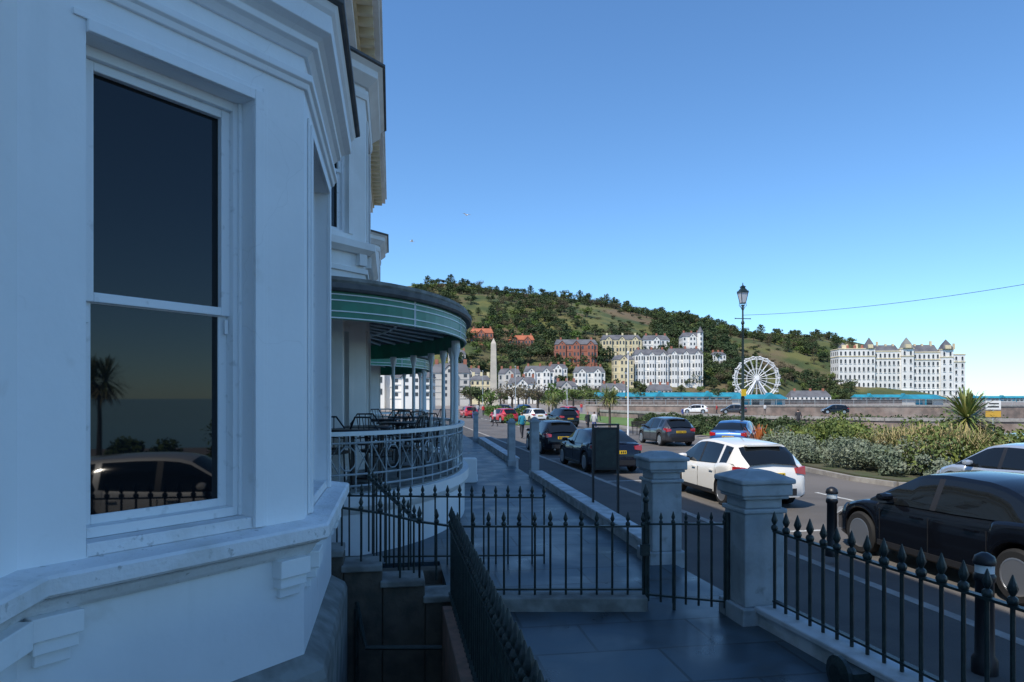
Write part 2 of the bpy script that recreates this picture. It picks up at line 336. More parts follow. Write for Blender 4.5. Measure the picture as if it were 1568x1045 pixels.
for i in range(4): st.box(1.0,1.95-.24*i,15.6,17.0,-.02+.18*i,.18*(i+1)-.02,stuccof)
st.box(.9,1.9,15.3,15.6,0,.55,stuccof); st.build('entrance_steps',bevel=.02)
lw=MB()
lw.box(1.5,1.75,17.5,21,0,.95,greyp); lw.box(1.45,1.8,17.5,17.9,0,1.15,greyp); lw.build('forecourt_wall',bevel=.02)
lw=MB()
lw.box(1.45,1.7,25,40,0,.8,greyp); lw.box(1.4,1.75,25,25.4,0,1.05,greyp); lw.build('forecourt_wall',bevel=.02)

# ------------------------------------------------------------------ cafe furniture on deck
def chair(x,y,z,r):
    m=MB(); M=Matrix.Translation((x,y,z))@Matrix.Rotation(r,4,'Z')
    for a,b in ((-.2,-.2),(.2,-.2),(-.2,.2),(.2,.2)): m.tube([(a*1.1,b*1.1,0),(a,b,.45)],.012,ironb,5,M)
    m.lathe([(.2,.44),(.225,.45),(.225,.47),(.2,.475)],0,0,ironb,14,M)
    m.tube([(-.2,.2,.45),(-.22,.25,.75),(-.12,.28,.9),(.12,.28,.9),(.22,.25,.75),(.2,.2,.45)],.013,ironb,5,M)
    for k in (-.09,0,.09): m.tube([(k*.8,.2,.46),(k,.28,.9)],.007,ironb,4,M)
    m.tube([(-.2,.22,.62),(0,.25,.64),(.2,.22,.62)],.008,ironb,4,M)
    for q in (-1,1): m.tube([(q*.2,.22,.68),(q*.25,0,.67),(q*.22,-.18,.63),(q*.2,-.2,.45)],.01,ironb,5,M)
    m.build('cafe_chair')
def table(x,y,z):
    m=MB(); m.lathe([(.0,0),(.22,.01),(.22,.03),(.03,.06),(.025,.68),(.06,.70),(.35,.715),(.36,.73),(.35,.745),(0,.745)],0,0,ironb,20); m.build('cafe_table',smooth=True,loc=(x,y,z))
for p in ((-.35,10.0),(.1,11.6),(-.2,13.6),(.3,15)):
    table(p[0],p[1],.76)
    for k in range(3):
        a=k*2.1+p[1]; chair(p[0]+.6*math.cos(a),p[1]+.6*math.sin(a),.76,a-math.pi/2)
chair(-.75,8.95,.76,.3); chair(-.2,9.15,.76,2.5); table(-.5,9.15,.76)

# ------------------------------------------------------------------ railings
def spear(mb,x,y,z,m,k=1.0):
    mb.lathe([(.010*k,z-.005),(.02*k,z+.008*k),(.024*k,z+.022*k),(.02*k,z+.036*k),(.009*k,z+.045*k),(.017*k,z+.06*k),(.022*k,z+.075*k),(.014*k,z+.10*k),(.003,z+.135*k)],x,y,m,8)
def railing(name,pts,sp=.135,h0=.05,m=iron,k=1.0,r=.0105,bot=.12,railw=.02):
    mb=MB()
    for (a,b) in zip(pts,pts[1:]):
        a=Vector(a);b=Vector(b); L=(b-a).length; n=max(2,int(L/sp)); d=(b-a)/n
        u=Vector((d.x,d.y,0)).normalized(); nn=Vector((u.y,-u.x,0))
        for off in ([0] if bot is None else [0,1]):
            A=a.copy(); B=b.copy()
            if off: A.z=bot; B.z=bot
            hw,hh=railw,.008
            vs=[A+nn*hw+Vector((0,0,-hh)),A-nn*hw+Vector((0,0,-hh)),A-nn*hw+Vector((0,0,hh)),A+nn*hw+Vector((0,0,hh)),B+nn*hw+Vector((0,0,-hh)),B-nn*hw+Vector((0,0,-hh)),B-nn*hw+Vector((0,0,hh)),B+nn*hw+Vector((0,0,hh))]
            mb.add(vs,[(0,1,2,3),(7,6,5,4),(0,4,5,1),(1,5,6,2),(2,6,7,3),(3,7,4,0)],m)
        for i in range(n+1):
            p=a+d*i
            mb.tube([(p.x,p.y,h0),(p.x,p.y,p.z)],r,m,6,cap=False); spear(mb,p.x+random.uniform(-.003,.003),p.y,p.z,m,k*random.uniform(.93,1.05))
    return mb.build(name,smooth=True)
A1=(.59,6.19);B1=(2.25,5.90)
railing('iron_railing',[(*A1,.74),(*B1,.74)],h0=.1,bot=.17)
railing('iron_railing',[(.53,6.12,.76),(.53,.3,.76)],sp=.10,h0=.05,k=1.25,r=.014,bot=.16,railw=.03)
railing('iron_railing',[(-.62,6.42,.93),(-.1,6.32,.86),(.25,6.26,.78),(.55,6.2,.74)],h0=.25,bot=None)
railing('iron_railing',[(-.75,8.0,.80),(1.73,7.68,.76)],h0=0,bot=.1)
railing('iron_railing',[(-.25,7.75,1.02),(.25,6.32,.76)],h0=.2,bot=None,k=.9)
railing('iron_railing',[(3.13,5.2,.80),(3.35,1.0,.80)],h0=.16,bot=.22,k=1.3,r=.013,sp=.15,railw=.022)
railing('iron_gate',[(2.30,5.90,.76),(2.88,5.58,.80)],h0=.06,bot=.12,k=.8,sp=.095)
mb=MB(); mb.tube([(2.28,5.91,0),(2.28,5.91,.95)],.022,iron,8); spear(mb,2.28,5.91,.95,iron,1.3); mb.tube([(2.90,5.57,0),(2.90,5.57,.9)],.022,iron,8)
mb.tube([(2.5,5.79,.0),(2.5,5.79,.78)],.015,iron,6); mb.box(2.22,2.30,5.86,5.9,.48,.58,iron)
mb.build('gate_post',smooth=True)
mb=MB(); e,L=unit(A1,B1); mb.obox(A1,e,-.05,L+.02,-.1,.12,-.05,.12,plinthm); mb.build('railing_kerb',bevel=.01)
mb=MB(); mb.box(.44,.64,-3,6.04,-1.6,.07,copem); mb.build('area_coping',bevel=.008)
mb=MB()
for x0,x1,z in ((-.75,-.42,.56),(-.42,-.08,.42),(-.08,.30,.27),(.30,.60,.115)):
    mb.box(x0,x1-.003,6.22,6.52,-1.6,z-.06,stone); mb.box(x0-.02,x1-.005,6.18,6.56,z-.06,z,plinthm)
for i in range(6): mb.box(-.8,.56,6.6+.2*i,6.8+.2*i,-1.6,-.75+.15*i,stone)
mb.build('area_stone_steps',bevel=.012)
mb=MB(); mb.tube([(-.3,6.15,.1),(-.25,5.9,-.05),(-.2,5.6,-.1),(.4,5.55,-.12)],.02,iron,8); mb.tube([(-.3,6.0,-1.5),(-.3,6.0,.1)],.02,iron,8); mb.build('area_handrail',smooth=True)
def pier(x,y,h=1.25,wd=.36,yaw=0):
    m=MB(); a=wd/2; c=lambda q,z0,z1,mm=greyp:m.box(-q,q,-q,q,z0,z1,mm)
    c(a+.04,-.05,.14); c(a,.14,h-.32); c(a+.02,h-.32,h-.28); c(a-.012,h-.28,h-.20); c(a+.03,h-.20,h-.17); c(a+.05,h-.17,h-.07)
    q=a+.07
    m.add([(-q,-q,h-.07),(q,-q,h-.07),(q,q,h-.07),(-q,q,h-.07),(-q,-q,h-.03),(q,-q,h-.03),(q,q,h-.03),(-q,q,h-.03),(-.1,-.1,h+.03),(.1,-.1,h+.03),(.1,.1,h+.03),(-.1,.1,h+.03)],
      [(3,2,1,0),(0,1,5,4),(1,2,6,5),(2,3,7,6),(3,0,4,7),(4,5,9,8),(5,6,10,9),(6,7,11,10),(7,4,8,11),(8,9,10,11)],greyp)
    m.build('gate_pier',bevel=.012,loc=(x,y,0),rot=yaw)
pier(3.10,5.48); pier(3.12,7.60)
def lowwall(name,p,q,h=.16,hw=.14):
    m=MB(); e,L=unit(p,q); m.obox(p,e,0,L,-hw+.03,hw-.03,-.5,h-.05,whiteB); m.obox(p,e,-.01,L,-hw,hw,h-.05,h,whiteB); m.build(name,bevel=.012)
lowwall('boundary_wall',(3.13,5.28),(3.36,.5)); lowwall('boundary_wall',(3.14,7.82),(3.42,16.0),h=.18); lowwall('boundary_wall',(3.5,19.4),(3.9,30),h=.2)
mb=MB(); mb.box(2.93,3.1,3.95,4.2,-.0,.12,iron); mb.lathe([(.12,.0),(.12,.03),(.06,.05)],0,0,iron,16,Matrix.Translation((2.93,4.07,.08))@Matrix.Rotation(-math.pi/2,4,'Y')); mb.build('drain_boss')
for (x,y,h) in ((3.42,16.25,1.42),(3.35,19.1,1.3),(3.7,30.3,1.3)):
    m=MB(); m.box(-.1,.1,-.1,.1,-.3,h-.1,greyp); m.box(-.13,.13,-.13,.13,h-.1,h-.05,greyp); m.lathe([(.13,h-.05),(.10,h),(.05,h+.03),(0.005,h+.04)],0,0,greyp,4,rot=math.pi/4); m.box(-.12,.12,-.12,.12,-.3,.15,greyp)
    m.build('boundary_post',bevel=.008,loc=(x,y,0))
m=MB(); m.box(-.19,.19,-.03,.03,.72,1.42,trim); m.box(-.225,-.195,-.035,.035,-.45,1.45,ironb); m.box(.195,.225,-.035,.035,-.45,1.45,ironb); m.box(-.225,.225,-.04,.04,1.451,1.48,ironb); m.box(-.17,.17,-.036,-.031,.76,1.38,iron)
m.build('notice_board',loc=(3.5,10.9,0),rot=-.1)

# ------------------------------------------------------------------ ground, road, pavement
hx0,hx1,hy0,hy1=-1.7,.50,-3,8.3
m=MB(); Z=RZ-.012
X0,X1,Y0,Y1=-700,32,-300,420
for a,b,c,d in ((X0,hx0,Y0,Y1),(hx1,X1,Y0,Y1),(hx0,hx1,Y0,hy0),(hx0,hx1,hy1,Y1)): m.add([(a,c,Z),(b,c,Z),(b,d,Z),(a,d,Z)],[(0,1,2,3)],prom)
q=[(32,-300),(32,90),(75,130),(150,140),(260,160),(420,260),(420,420),(32,420)]
m.add([(x,y,Z) for x,y in q],[tuple(range(len(q)))],prom)
m.build('ground')
m=MB(); m.add([(-9000,-3000,-3.2),(12000,-3000,-3.2),(12000,14000,-3.2),(-9000,14000,-3.2)],[(0,1,2,3)],seam); m.build('sea')
m=MB(); m.add([(32,-300,Z-.01),(60,-300,-3.3),(60,70,-3.3),(140,110,-3.3),(150,140,-.9),(75,130,-.9),(32,90,Z-.01)],[(0,1,2,6),(6,2,3,5),(5,3,4)],beach); m.build('beach')
m=MB(); m.add([(hx0,hy0,-1.6),(hx1,hy0,-1.6),(hx1,hy1,-1.6),(hx0,hy1,-1.6)],[(0,1,2,3)],stone)
m.build('basement_area_floor')
m=MB(); m.prism([(.60,-4),(3.45,-4),(3.2,7.4),(3.2,8),(.55,8),(.55,6.3),(.60,6.0)],RZ,0,slate); m.prism([(-.9,8.001),(3.2,8.001),(3.6,30),(4.2,60),(1,60),(-1.4,30)],RZ,-.001,slate); m.build('forecourt_path')
m=MB(); m.prism([(3.2,-60),(5.9,-60),(5.9,150),(4.2,150),(3.3,20)],RZ-.005,RZ+.12,pavem); m.build('pavement')
m=MB(); m.prism([(5.9,-60),(6.05,-60),(6.05,150),(5.9,150)],RZ-.005,RZ+.125,kerbm)
fk=[(17.2,-60),(17.2,13.5),(16.8,15.2),(15.4,16.2),(14.0,17.0),(13.75,18.5),(14.2,23),(14.9,26.6),(17.0,27.6),(18.2,29),(18.6,45),(19.5,70),(20,150)]
for i,(a,b) in enumerate(zip(fk,fk[1:])):
    e,L=unit(a,b); m.obox(a,e,0,L,-.16,0,RZ-.005,RZ+.13+.0005*i,kerbm)
m.build('kerb')
m=MB(); m.add([(6.05,-60,RZ-.002)]+[(x,y,RZ-.002) for x,y in fk]+[(6.05,150,RZ-.002)],[tuple(range(len(fk)+2))],asph); m.build('road')
m=MB()
for i in range(-6,40):
    y=i*3.6; m.box(10.95,11.06,y,y+1.9,RZ-.0015,RZ+.003,paintw)
for y in (-8.5,-2.5,4.6,11.6,19.6,27.2,34.4): m.box(6.1,8.0,y-.05,y+.05,RZ-.0015,RZ+.003,paintw)
m.box(13.3,13.4,5,15,RZ-.0015,RZ+.003,paintw); m.build('road_markings')
m=MB()
for (x,y,a,b) in ((9.8,21,.9,4),(12.3,12,.8,2.2),(10.2,34,1.4,5)): m.prism([(x,y),(x+a,y+.1),(x+a+.1,y+b),(x+.05,y+b-.15)],RZ-.0015,RZ+.001,pavem)
m.lathe([(.3,RZ-.001),(.3,RZ+.004),(.0,RZ+.004)],9.9,12.4,trim,18); m.lathe([(.3,RZ-.001),(.3,RZ+.004),(.0,RZ+.004)],12.2,19.5,trim,18); m.build('road_patches')
m=MB(); m.prism([(17.4,-60),(17.4,13.5),(17.0,15.4),(15.6,16.4),(14.2,17.2),(13.95,18.5),(14.4,23),(15.1,26.4),(17.1,27.4),(18.4,28.9),(23,29),(23,-60)],RZ,GZ,soil); m.build('garden_bed')
m=MB(); m.prism([(20.5,30),(28,30),(30,110),(22,110)],RZ,RZ+.04,grassm); m.build('lawn')
m=MB(); m.prism([(11,62),(13,62),(17,110),(14.5,110)],RZ,RZ+.14,grassm); m.build('lawn')

# ------------------------------------------------------------------ foliage
def leafcloud(blobs,per,size,flat=1.0):
    V=[]
    for (c,r) in blobs:
        k=int(per); d=rng.normal(size=(k,3)); d/=np.linalg.norm(d,axis=1)[:,None]
        rad=rng.uniform(.35,1.,size=(k,1))**.5
        p=np.array(c)+d*rad*np.array(r)
        a=rng.normal(size=(k,3)); a/=np.linalg.norm(a,axis=1)[:,None]
        b=np.cross(a,rng.normal(size=(k,3))); b/=np.linalg.norm(b,axis=1)[:,None]
        s=size*rng.uniform(.5,1.3,size=(k,1))
        V.append(np.stack([p-a*s,p-b*s*.55,p+a*s,p+b*s*.55],1).reshape(-1,3))
    V=np.concatenate(V); F=np.arange(len(V)).reshape(-1,4)
    return V,F
def cloudobj(name,blobs,per,size,m,parent=None,zmin=None):
    V,F=leafcloud(blobs,per,size)
    if zmin is not None: V[:,2]=np.maximum(V[:,2],zmin)
    me=D.meshes.new(name); me.from_pydata(V.tolist(),[],F.tolist()); me.materials.append(m)
    o=D.objects.new(name,me); COL.objects.link(o)
    if parent: o.parent=parent
    return o
def clumps(c,R,k,r):
    out=[]
    for i in range(k):
        d=rng.normal(size=3); d/=np.linalg.norm(d); d=d*np.array(R)*rng.uniform(.3,.95)
        q=rng.uniform(.6,1.2)*r; out.append((np.array(c)+d,(q,q,q*.8)))
    return out
def scatter(n,x0,x1,y0,y1,rr,zz,inside):
    b=[]; t=0; k=0
    while k<n and t<9999:
        t+=1; x=rng.uniform(x0,x1); y=rng.uniform(y0,y1)
        if not inside(x,y): continue
        k+=1; r=rng.uniform(*rr); b+=clumps((x,y,GZ+r*zz*.5),(r*.7,r*.7,r*zz*.45),4,r*.5)
    return b
gin=lambda x,y: x>14.6+max(0,17.6-y)*1.2+max(0,y-25.5)*1.3 and y<28.3
cloudobj('silver_shrub_bed',scatter(44,14.3,17.5,16.8,26.5,(.4,.9),1.25,gin),180,.055,leafS,zmin=GZ)
cloudobj('garden_shrubs',scatter(44,15.5,22,17,28.5,(.6,1.25),1.4,gin),180,.065,leafY,zmin=GZ)
cloudobj('dark_garden_shrubs',scatter(26,16.2,23,15,28.5,(.5,1.2),1.35,lambda x,y:x>17.2 and y>16),180,.07,leafG,zmin=GZ)
cloudobj('low_garden_hedge',scatter(60,19,27,29,60,(.6,1.0),1.1,lambda x,y:True),90,.11,leafD,zmin=RZ)
cloudobj('roadside_hedge',scatter(34,11.5,16.5,66,108,(.7,1.2),1.2,lambda x,y:abs(x-(11.8+(y-62)*.075))<1.2),110,.13,leafG,zmin=RZ)
cloudobj('flowering_plants',scatter(4,17,19,25,28.5,(.3,.5),2.6,lambda x,y:True),60,.07,orange,zmin=GZ)
cloudobj('garden_shrubs',scatter(14,17.9,21,-12,10,(.7,1.3),1.5,lambda x,y:True),120,.09,leafG,zmin=GZ)
def blades(mb,c,n,l,wd,m,up=(.1,1.3),droop=.5):
    for i in range(n):
        a=random.uniform(0,2*math.pi); el=random.uniform(*up); L=l*random.uniform(.7,1.1)
        d=Vector((math.cos(a)*math.cos(el),math.sin(a)*math.cos(el),math.sin(el))); s_=Vector((-math.sin(a),math.cos(a),0))*wd
        p0=Vector(c); p1=p0+d*L*.5; p2=p0+d*L*.85+Vector((0,0,-droop*L*.12)); p3=p0+d*L+Vector((0,0,-droop*L*.32))
        mb.add([p0-s_*.5,p0+s_*.5,p1+s_,p1-s_,p2+s_*.7,p2-s_*.7,p3],[(0,1,2,3),(3,2,4,5),(5,4,6)],m)
def cordyline(x,y,zb,h,heads,l=.8,k=90,wd=.022):
    m=MB(); m.tube([(0,0,0),(.03,.02,h*.5),(0,0,h)],[.12,.09,.07],bark,8)
    for i in range(heads):
        a=i*2*math.pi/heads+.5; R=.35 if heads>1 else 0
        p=(math.cos(a)*R,math.sin(a)*R,h+(.35 if heads>1 else 0)+random.uniform(-.1,.2))
        if heads>1: m.tube([(0,0,h-.1),p],[.06,.045],bark,6)
        blades(m,p,k,l,wd,sword,(-.6,1.45)); blades(m,(p[0],p[1],p[2]-.1),k//3,l*.8,wd,tang,(-1.3,-.3),.3)
    return m.build('cordyline_palm',loc=(x,y,zb))
px,py=plan(14.85,22.3); cordyline(px,py,GZ,1.55,1,1.2,170,.034)
px,py=plan(16.5,24.6); cordyline(px,py,GZ,1.3,1,1.1,120,.03)
px,py=plan(7.0,49); cordyline(px,py,RZ,2.2,4,1.0,70)
px,py=plan(3.9,66); cordyline(px,py,RZ,2.0,3,1.0,60)
cordyline(27,-6.8,RZ,2.9,4,1.3)
m=MB()
for i in range(34):
    x,y=plan(random.uniform(12.6,15.0),random.uniform(20.8,24)); 
    blades(m,(x,y,GZ),130,random.uniform(1.1,2.0),.013,tang if i%4 else leafY,(.8,1.5),.9)
m.build('ornamental_grass_clumps')
m=MB()
for i in range(14):
    x,y=plan(11.5+random.uniform(-.8,2.6),28.5+random.uniform(-.6,2.2)); blades(m,(x,y,GZ),90,random.uniform(.9,1.5),.018,orange if i%4==0 else sword,(.4,1.5),.7)
m.build('phormium_plants')

# ------------------------------------------------------------------ hill
U=[430,520,600,650,700,740,780,850,900,950,1000,1050,1100,1135,1150,1215,1260,1290,1340,1400,1450,1480]
Vv=[470,450,442,437,434,440,448,452,458,468,480,490,502,512,509,512,515,520,530,548,580,611]
RID=[((u-784)/1045,(612-v)/1045*800+2) for u,v in zip(U,Vv)]
def ridge(t): return float(np.interp(t,[a for a,_ in RID],[b for _,b in RID]))
def hz(x,y):
    t=x/y; r=ridge(t); f0=430+ (0 if t<.33 else min(1,(t-.33)/.1)*90)
    k=(y-f0)/(800-f0)
    if k<=0: return -1+ k*3
    f=k**.8 if k<=1 else 1-(k-1)*.35
    n=noise.fractal(Vector((x*.008,y*.008,0)),1.0,2.0,5)
    return r*f+ n*9*min(1,k*3)*(1 if k<.85 else max(.15,1-(k-.85)*5))*max(.2,min(1,r/80))
xs=np.linspace(-.42,.68,150); ys=np.concatenate([np.linspace(400,830,90),np.linspace(850,1400,12)])
vs=[];fs=[]
for y in ys:
    for t in xs:
        a=plan(t*y,y); vs.append((a[0],a[1],hz(t*y,y)-1.0))
nx=len(xs)
for j in range(len(ys)-1):
    for i in range(nx-1): fs.append((j*nx+i,j*nx+i+1,(j+1)*nx+i+1,(j+1)*nx+i))
m=MB(); m.add(vs,fs,hillm); m.build('headland_hill',smooth=True,angle=180)

def tree_proto(name,kind):
    m=MB()
    if kind=='pine':
        m.tube([(0,0,0),(.02,0,.6),(0,0,.9)],[.04,.03,.01],bark,5); bl=[]
        for i in range(11): 
            z=.3+.06*i; r=.30*(1-((z-.3)/.75))+.07; a=i*2.4
            bl.append(((math.cos(a)*r*.6,math.sin(a)*r*.6,z),(r*.7,r*.7,.09)))
        V,F=leafcloud(bl,38,.05); lm=leafD
    else:
        m.tube([(0,0,0),(.01,0,.35)],[.035,.025],bark,5)
        for a in range(5): m.tube([(.01,0,.3),(.22*math.cos(a*1.3),.22*math.sin(a*1.3),.62)],[.018,.006],bark,4)
        bl=clumps((0,0,.55),(.34,.34,.28),11,.18); V,F=leafcloud(bl,40,.05 if kind!='bare' else .03)
        lm={'dark':leafD,'fresh':leafG,'bare':leafB}[kind]
    m.add(V.tolist(),F.tolist(),lm)
    o=m.build(name); me=o.data; D.objects.remove(o); return me
PR={k:[tree_proto('tree_mesh_'+k,k) for _ in range(3)] for k in ('pine','dark','fresh','bare')}
WD=empty('hillside_woodland')
def put(kind,x,y,h,z=None,parent=None,name='tree',wide=1.0):
    me=random.choice(PR[kind]); o=D.objects.new(name,me); COL.objects.link(o)
    a=plan(x,y); o.location=(a[0],a[1],(hz(x,y)-1.5) if z is None else z); o.rotation_euler=(0,0,random.uniform(0,6.28)); o.scale=(h*wide,h*wide,h)
    if parent: o.parent=parent
    return o
for i in range(3400):
    y=random.uniform(432,800); t=random.uniform(-.17,.50); u=784+1045*t; x=t*y
    k=(y-430)/370
    nn=noise.noise(Vector((x*.012,y*.012,3.1)))
    dens=.52+nn*1.3
    if u>850 and u<1000 and .38<k<.8: dens-=.75
    if u<760 and k>.55: dens-=.25
    if u>1150: dens-=.28
    if k<.38 and u<1130: dens+=.25
    if random.random()>dens: continue
    kind=random.choices(['pine','dark','fresh','bare'],[.20,.40,.14,.26])[0]
    put(kind,x,y,random.uniform(6,12)*(1.15 if kind=='pine' else 1),parent=WD,wide=random.uniform(1.0,1.6))
for i in range(80):
    u=random.uniform(1000,1125); y=random.uniform(540,790); put(random.choice(['pine','dark','dark']),(u-784)/1045*y,y,random.uniform(10,18),parent=WD,wide=1.2)
for u in (655,690,715,760,778,786,835,838,845,888,893,900,915,940,945,960,985,1020,1028,1036,1048,1060,1066,1090,1105,1165,1190,1250,1270):
    y=random.uniform(775,800); put(random.choice(['pine','dark']),(u-784)/1045*y,y,random.uniform(6,13),parent=WD,wide=1.4)
for i in range(700):
    y=random.uniform(440,800); t=random.uniform(-.17,.50); x=t*y
    put(random.choice(['bare','dark','bare','dark']),x,y,random.uniform(2,4.5),parent=WD,wide=2.0)
for i in range(110):
    y=random.uniform(300,436); u=random.uniform(690,1110); put(random.choice(['bare','dark','dark','fresh']),(u-784)/1045*y,y,random.uniform(5,9),z=-1,parent=WD,wide=1.1)
for (x,y,h,kd) in ((3.0,150,7,'bare'),(6,160,7.5,'bare'),(0,170,8,'bare'),(-3,180,7,'bare'),(9,140,6.5,'fresh'),(-9,150,6.5,'dark'),(-7.5,155,6,'dark'),(12,190,7,'bare'),(2,210,8,'bare'),(18,200,7,'fresh'),(26,230,7,'fresh'),(-12,200,8,'bare'),(6.5,120,4,'dark'),(-4,130,4.5,'fresh'),(22,180,5,'dark'),(31,210,5,'dark')):
    put(kd,x,y,h,z=-.5,name='park_tree',wide=1.2)

# ------------------------------------------------------------------ distant town
fw=[mat('render_white',(.78,.75,.70),.7,c2=(.68,.66,.62),scale=.1),mat('render_cream',(.68,.58,.36),.7,c2=(.60,.50,.32),scale=.1),mat('red_brick',(.38,.14,.09),.8,c2=(.30,.11,.07),scale=.2),mat('render_grey',(.52,.49,.45),.7,c2=(.44,.42,.39),scale=.1)]
rf=[mat('slate_roof',(.13,.13,.14),.7,c2=(.09,.09,.1),scale=.2),mat('red_tile_roof',(.42,.13,.06),.8,c2=(.32,.10,.05),scale=.2)]
def fhouse(x,y,w_,h,wall,roof,fl,nc,gables=0,dep=10,yaw=0,zb=None,name='seaside_house',tower=False,roofh=None):
    a=plan(x,y); z=(hz(x,y)-3 if y>=430 else -.5) if zb is None else zb
    E_=empty(name,(a[0],a[1],z),math.radians(-10)+yaw)
    b=MB(); rr=MB(); wi=MB(); h=h+3; rh=roofh or min(4.0,w_*.25)
    X=w_/2
    b.box(-X,X,0,dep,0,h,fw[wall])
    rr.add([(-X-.3,-.3,h),(X+.3,-.3,h),(X+.3,dep+.3,h),(-X-.3,dep+.3,h),(-X+1.5,dep/2,h+rh),(X-1.5,dep/2,h+rh)],[(0,1,5,4),(1,2,5),(2,3,4,5),(3,0,4),(3,2,1,0)],rf[roof])
    fh=(h-3.0)/fl
    for g in range(gables):
        gx=-X+w_*(g+.5)/gables; gw=min(2.6,w_/gables*.25)
        b.box(gx-gw,gx+gw,-1.2,0,0,h,fw[wall])
        b.add([(gx-gw,-1.2,h),(gx+gw,-1.2,h),(gx,-1.2,h+gw*.95)],[(0,1,2)],fw[wall])
        rr.add([(gx-gw-.3,-1.5,h-.2),(gx,-1.5,h+gw*.95+.25),(gx,dep/2,h+gw*.95+.25),(gx-gw-.3,dep/2,h-.2),(gx+gw+.3,-1.5,h-.2),(gx+gw+.3,dep/2,h-.2)],[(0,1,2,3),(1,4,5,2)],rf[roof])
        for f in range(fl):
            for q in (-.5,.5): wi.box(gx+q*gw-gw*.22,gx+q*gw+gw*.22,-1.26,-1.2,3+fh*f+fh*.3,3+fh*f+fh*.8,winD)
        wi.box(gx-gw*.15,gx+gw*.15,-1.26,-1.2,h+.1,h+gw*.45,winD)
    for f in range(fl):
        for c in range(nc):
            cx=-X+w_*(c+.5)/nc; ww=w_/nc*.21
            if gables and any(abs(cx-(-X+w_*(g+.5)/gables))<min(2.6,w_/gables*.25)+.6 for g in range(gables)): continue
            wi.box(cx-ww,cx+ww,-.06,0,3+fh*f+fh*.28,3+fh*f+fh*.78,winD)
        if fl>2: b.box(-X-.05,X+.05,-.15,0,3+fh*f-.12,3+fh*f+.1,fw[wall])
        for c in range(3): 
            cy=dep*(c+.5)/3; wi.box(-X-.06,-X,cy-.6,cy+.6,3+fh*f+fh*.28,3+fh*f+fh*.78,winD); wi.box(X,X+.06,cy-.6,cy+.6,3+fh*f+fh*.28,3+fh*f+fh*.78,winD)
    for c in (-.7,.1,.75): b.box(X*c-.6,X*c+.6,dep/2-.5,dep/2+.5,h+rh*.4,h+rh+1.4,fw[2 if wall!=1 else 1])
    if tower:
        b.lathe([(2.3,0),(2.3,h+3)],X-1.5,-.5,fw[wall],8); rr.lathe([(2.7,h+3),(.05,h+8)],X-1.5,-.5,rf[roof],8)
        for f in range(fl+1):
            wi.box(X-2,X-1,-2.95,-2.7,3+fh*f+fh*.3,3+fh*f+fh*.8,winD)
    b.build('walls',E_); rr.build('roof',E_); wi.build('windows',E_)
fhouse(92,450,22,20,0,0,4,9,3,12); fhouse(115,452,23,21,0,0,4,9,3,12); fhouse(80.4,500,29,15,1,0,3,9,3,12); fhouse(45.2,480,30,14,2,0,3,10,3,12)
fhouse(50,440,20,12,0,0,3,7,2,10); fhouse(30,445,12,12,0,0,3,5,1,10); fhouse(110,520,20,12,0,0,3,6,1,10); fhouse(140,530,15,16,0,0,4,5,1,12,tower=True)
fhouse(17,432,19,17,0,0,4,7,2,10); fhouse(-1.5,400,13,14,3,0,3,5,1,10); fhouse(-26,420,14,15,3,0,4,5,1,10); fhouse(73,446,13,18,1,0,4,5,1,10)
fhouse(-23.6,528,18,8,2,1,2,6,1,10); fhouse(7.2,528,20,8,2,1,2,6,2,10,name='hillside_villa'); fhouse(158,520,10,8,0,0,2,4,0,10)
fhouse(-38,470,12,8,3,0,2,5,1,10); fhouse(195,445,26,5,0,0,2,9,0,9); fhouse(-45,400,16,14,0,0,4,6,1,12)
fhouse(125,505,10,7,0,0,2,4,1,10)
fhouse(-22,150,8.5,4.6,0,0,3,5,1,8,zb=-1); fhouse(-34,155,14,8,0,0,3,5,2,8,zb=-1); fhouse(-22,240,14,9,3,0,4,5,1,8,zb=-1); fhouse(5,330,14,7,0,0,3,5,1,8,zb=-1); fhouse(27,340,11,6,3,0,2,5,1,8,zb=-1); fhouse(-14,300,9,8,1,0,3,4,0,8,zb=-1)
fhouse(60,400,16,5,0,0,2,7,1,8,zb=-1); fhouse(88,405,14,5,3,0,2,6,0,8,zb=-1)

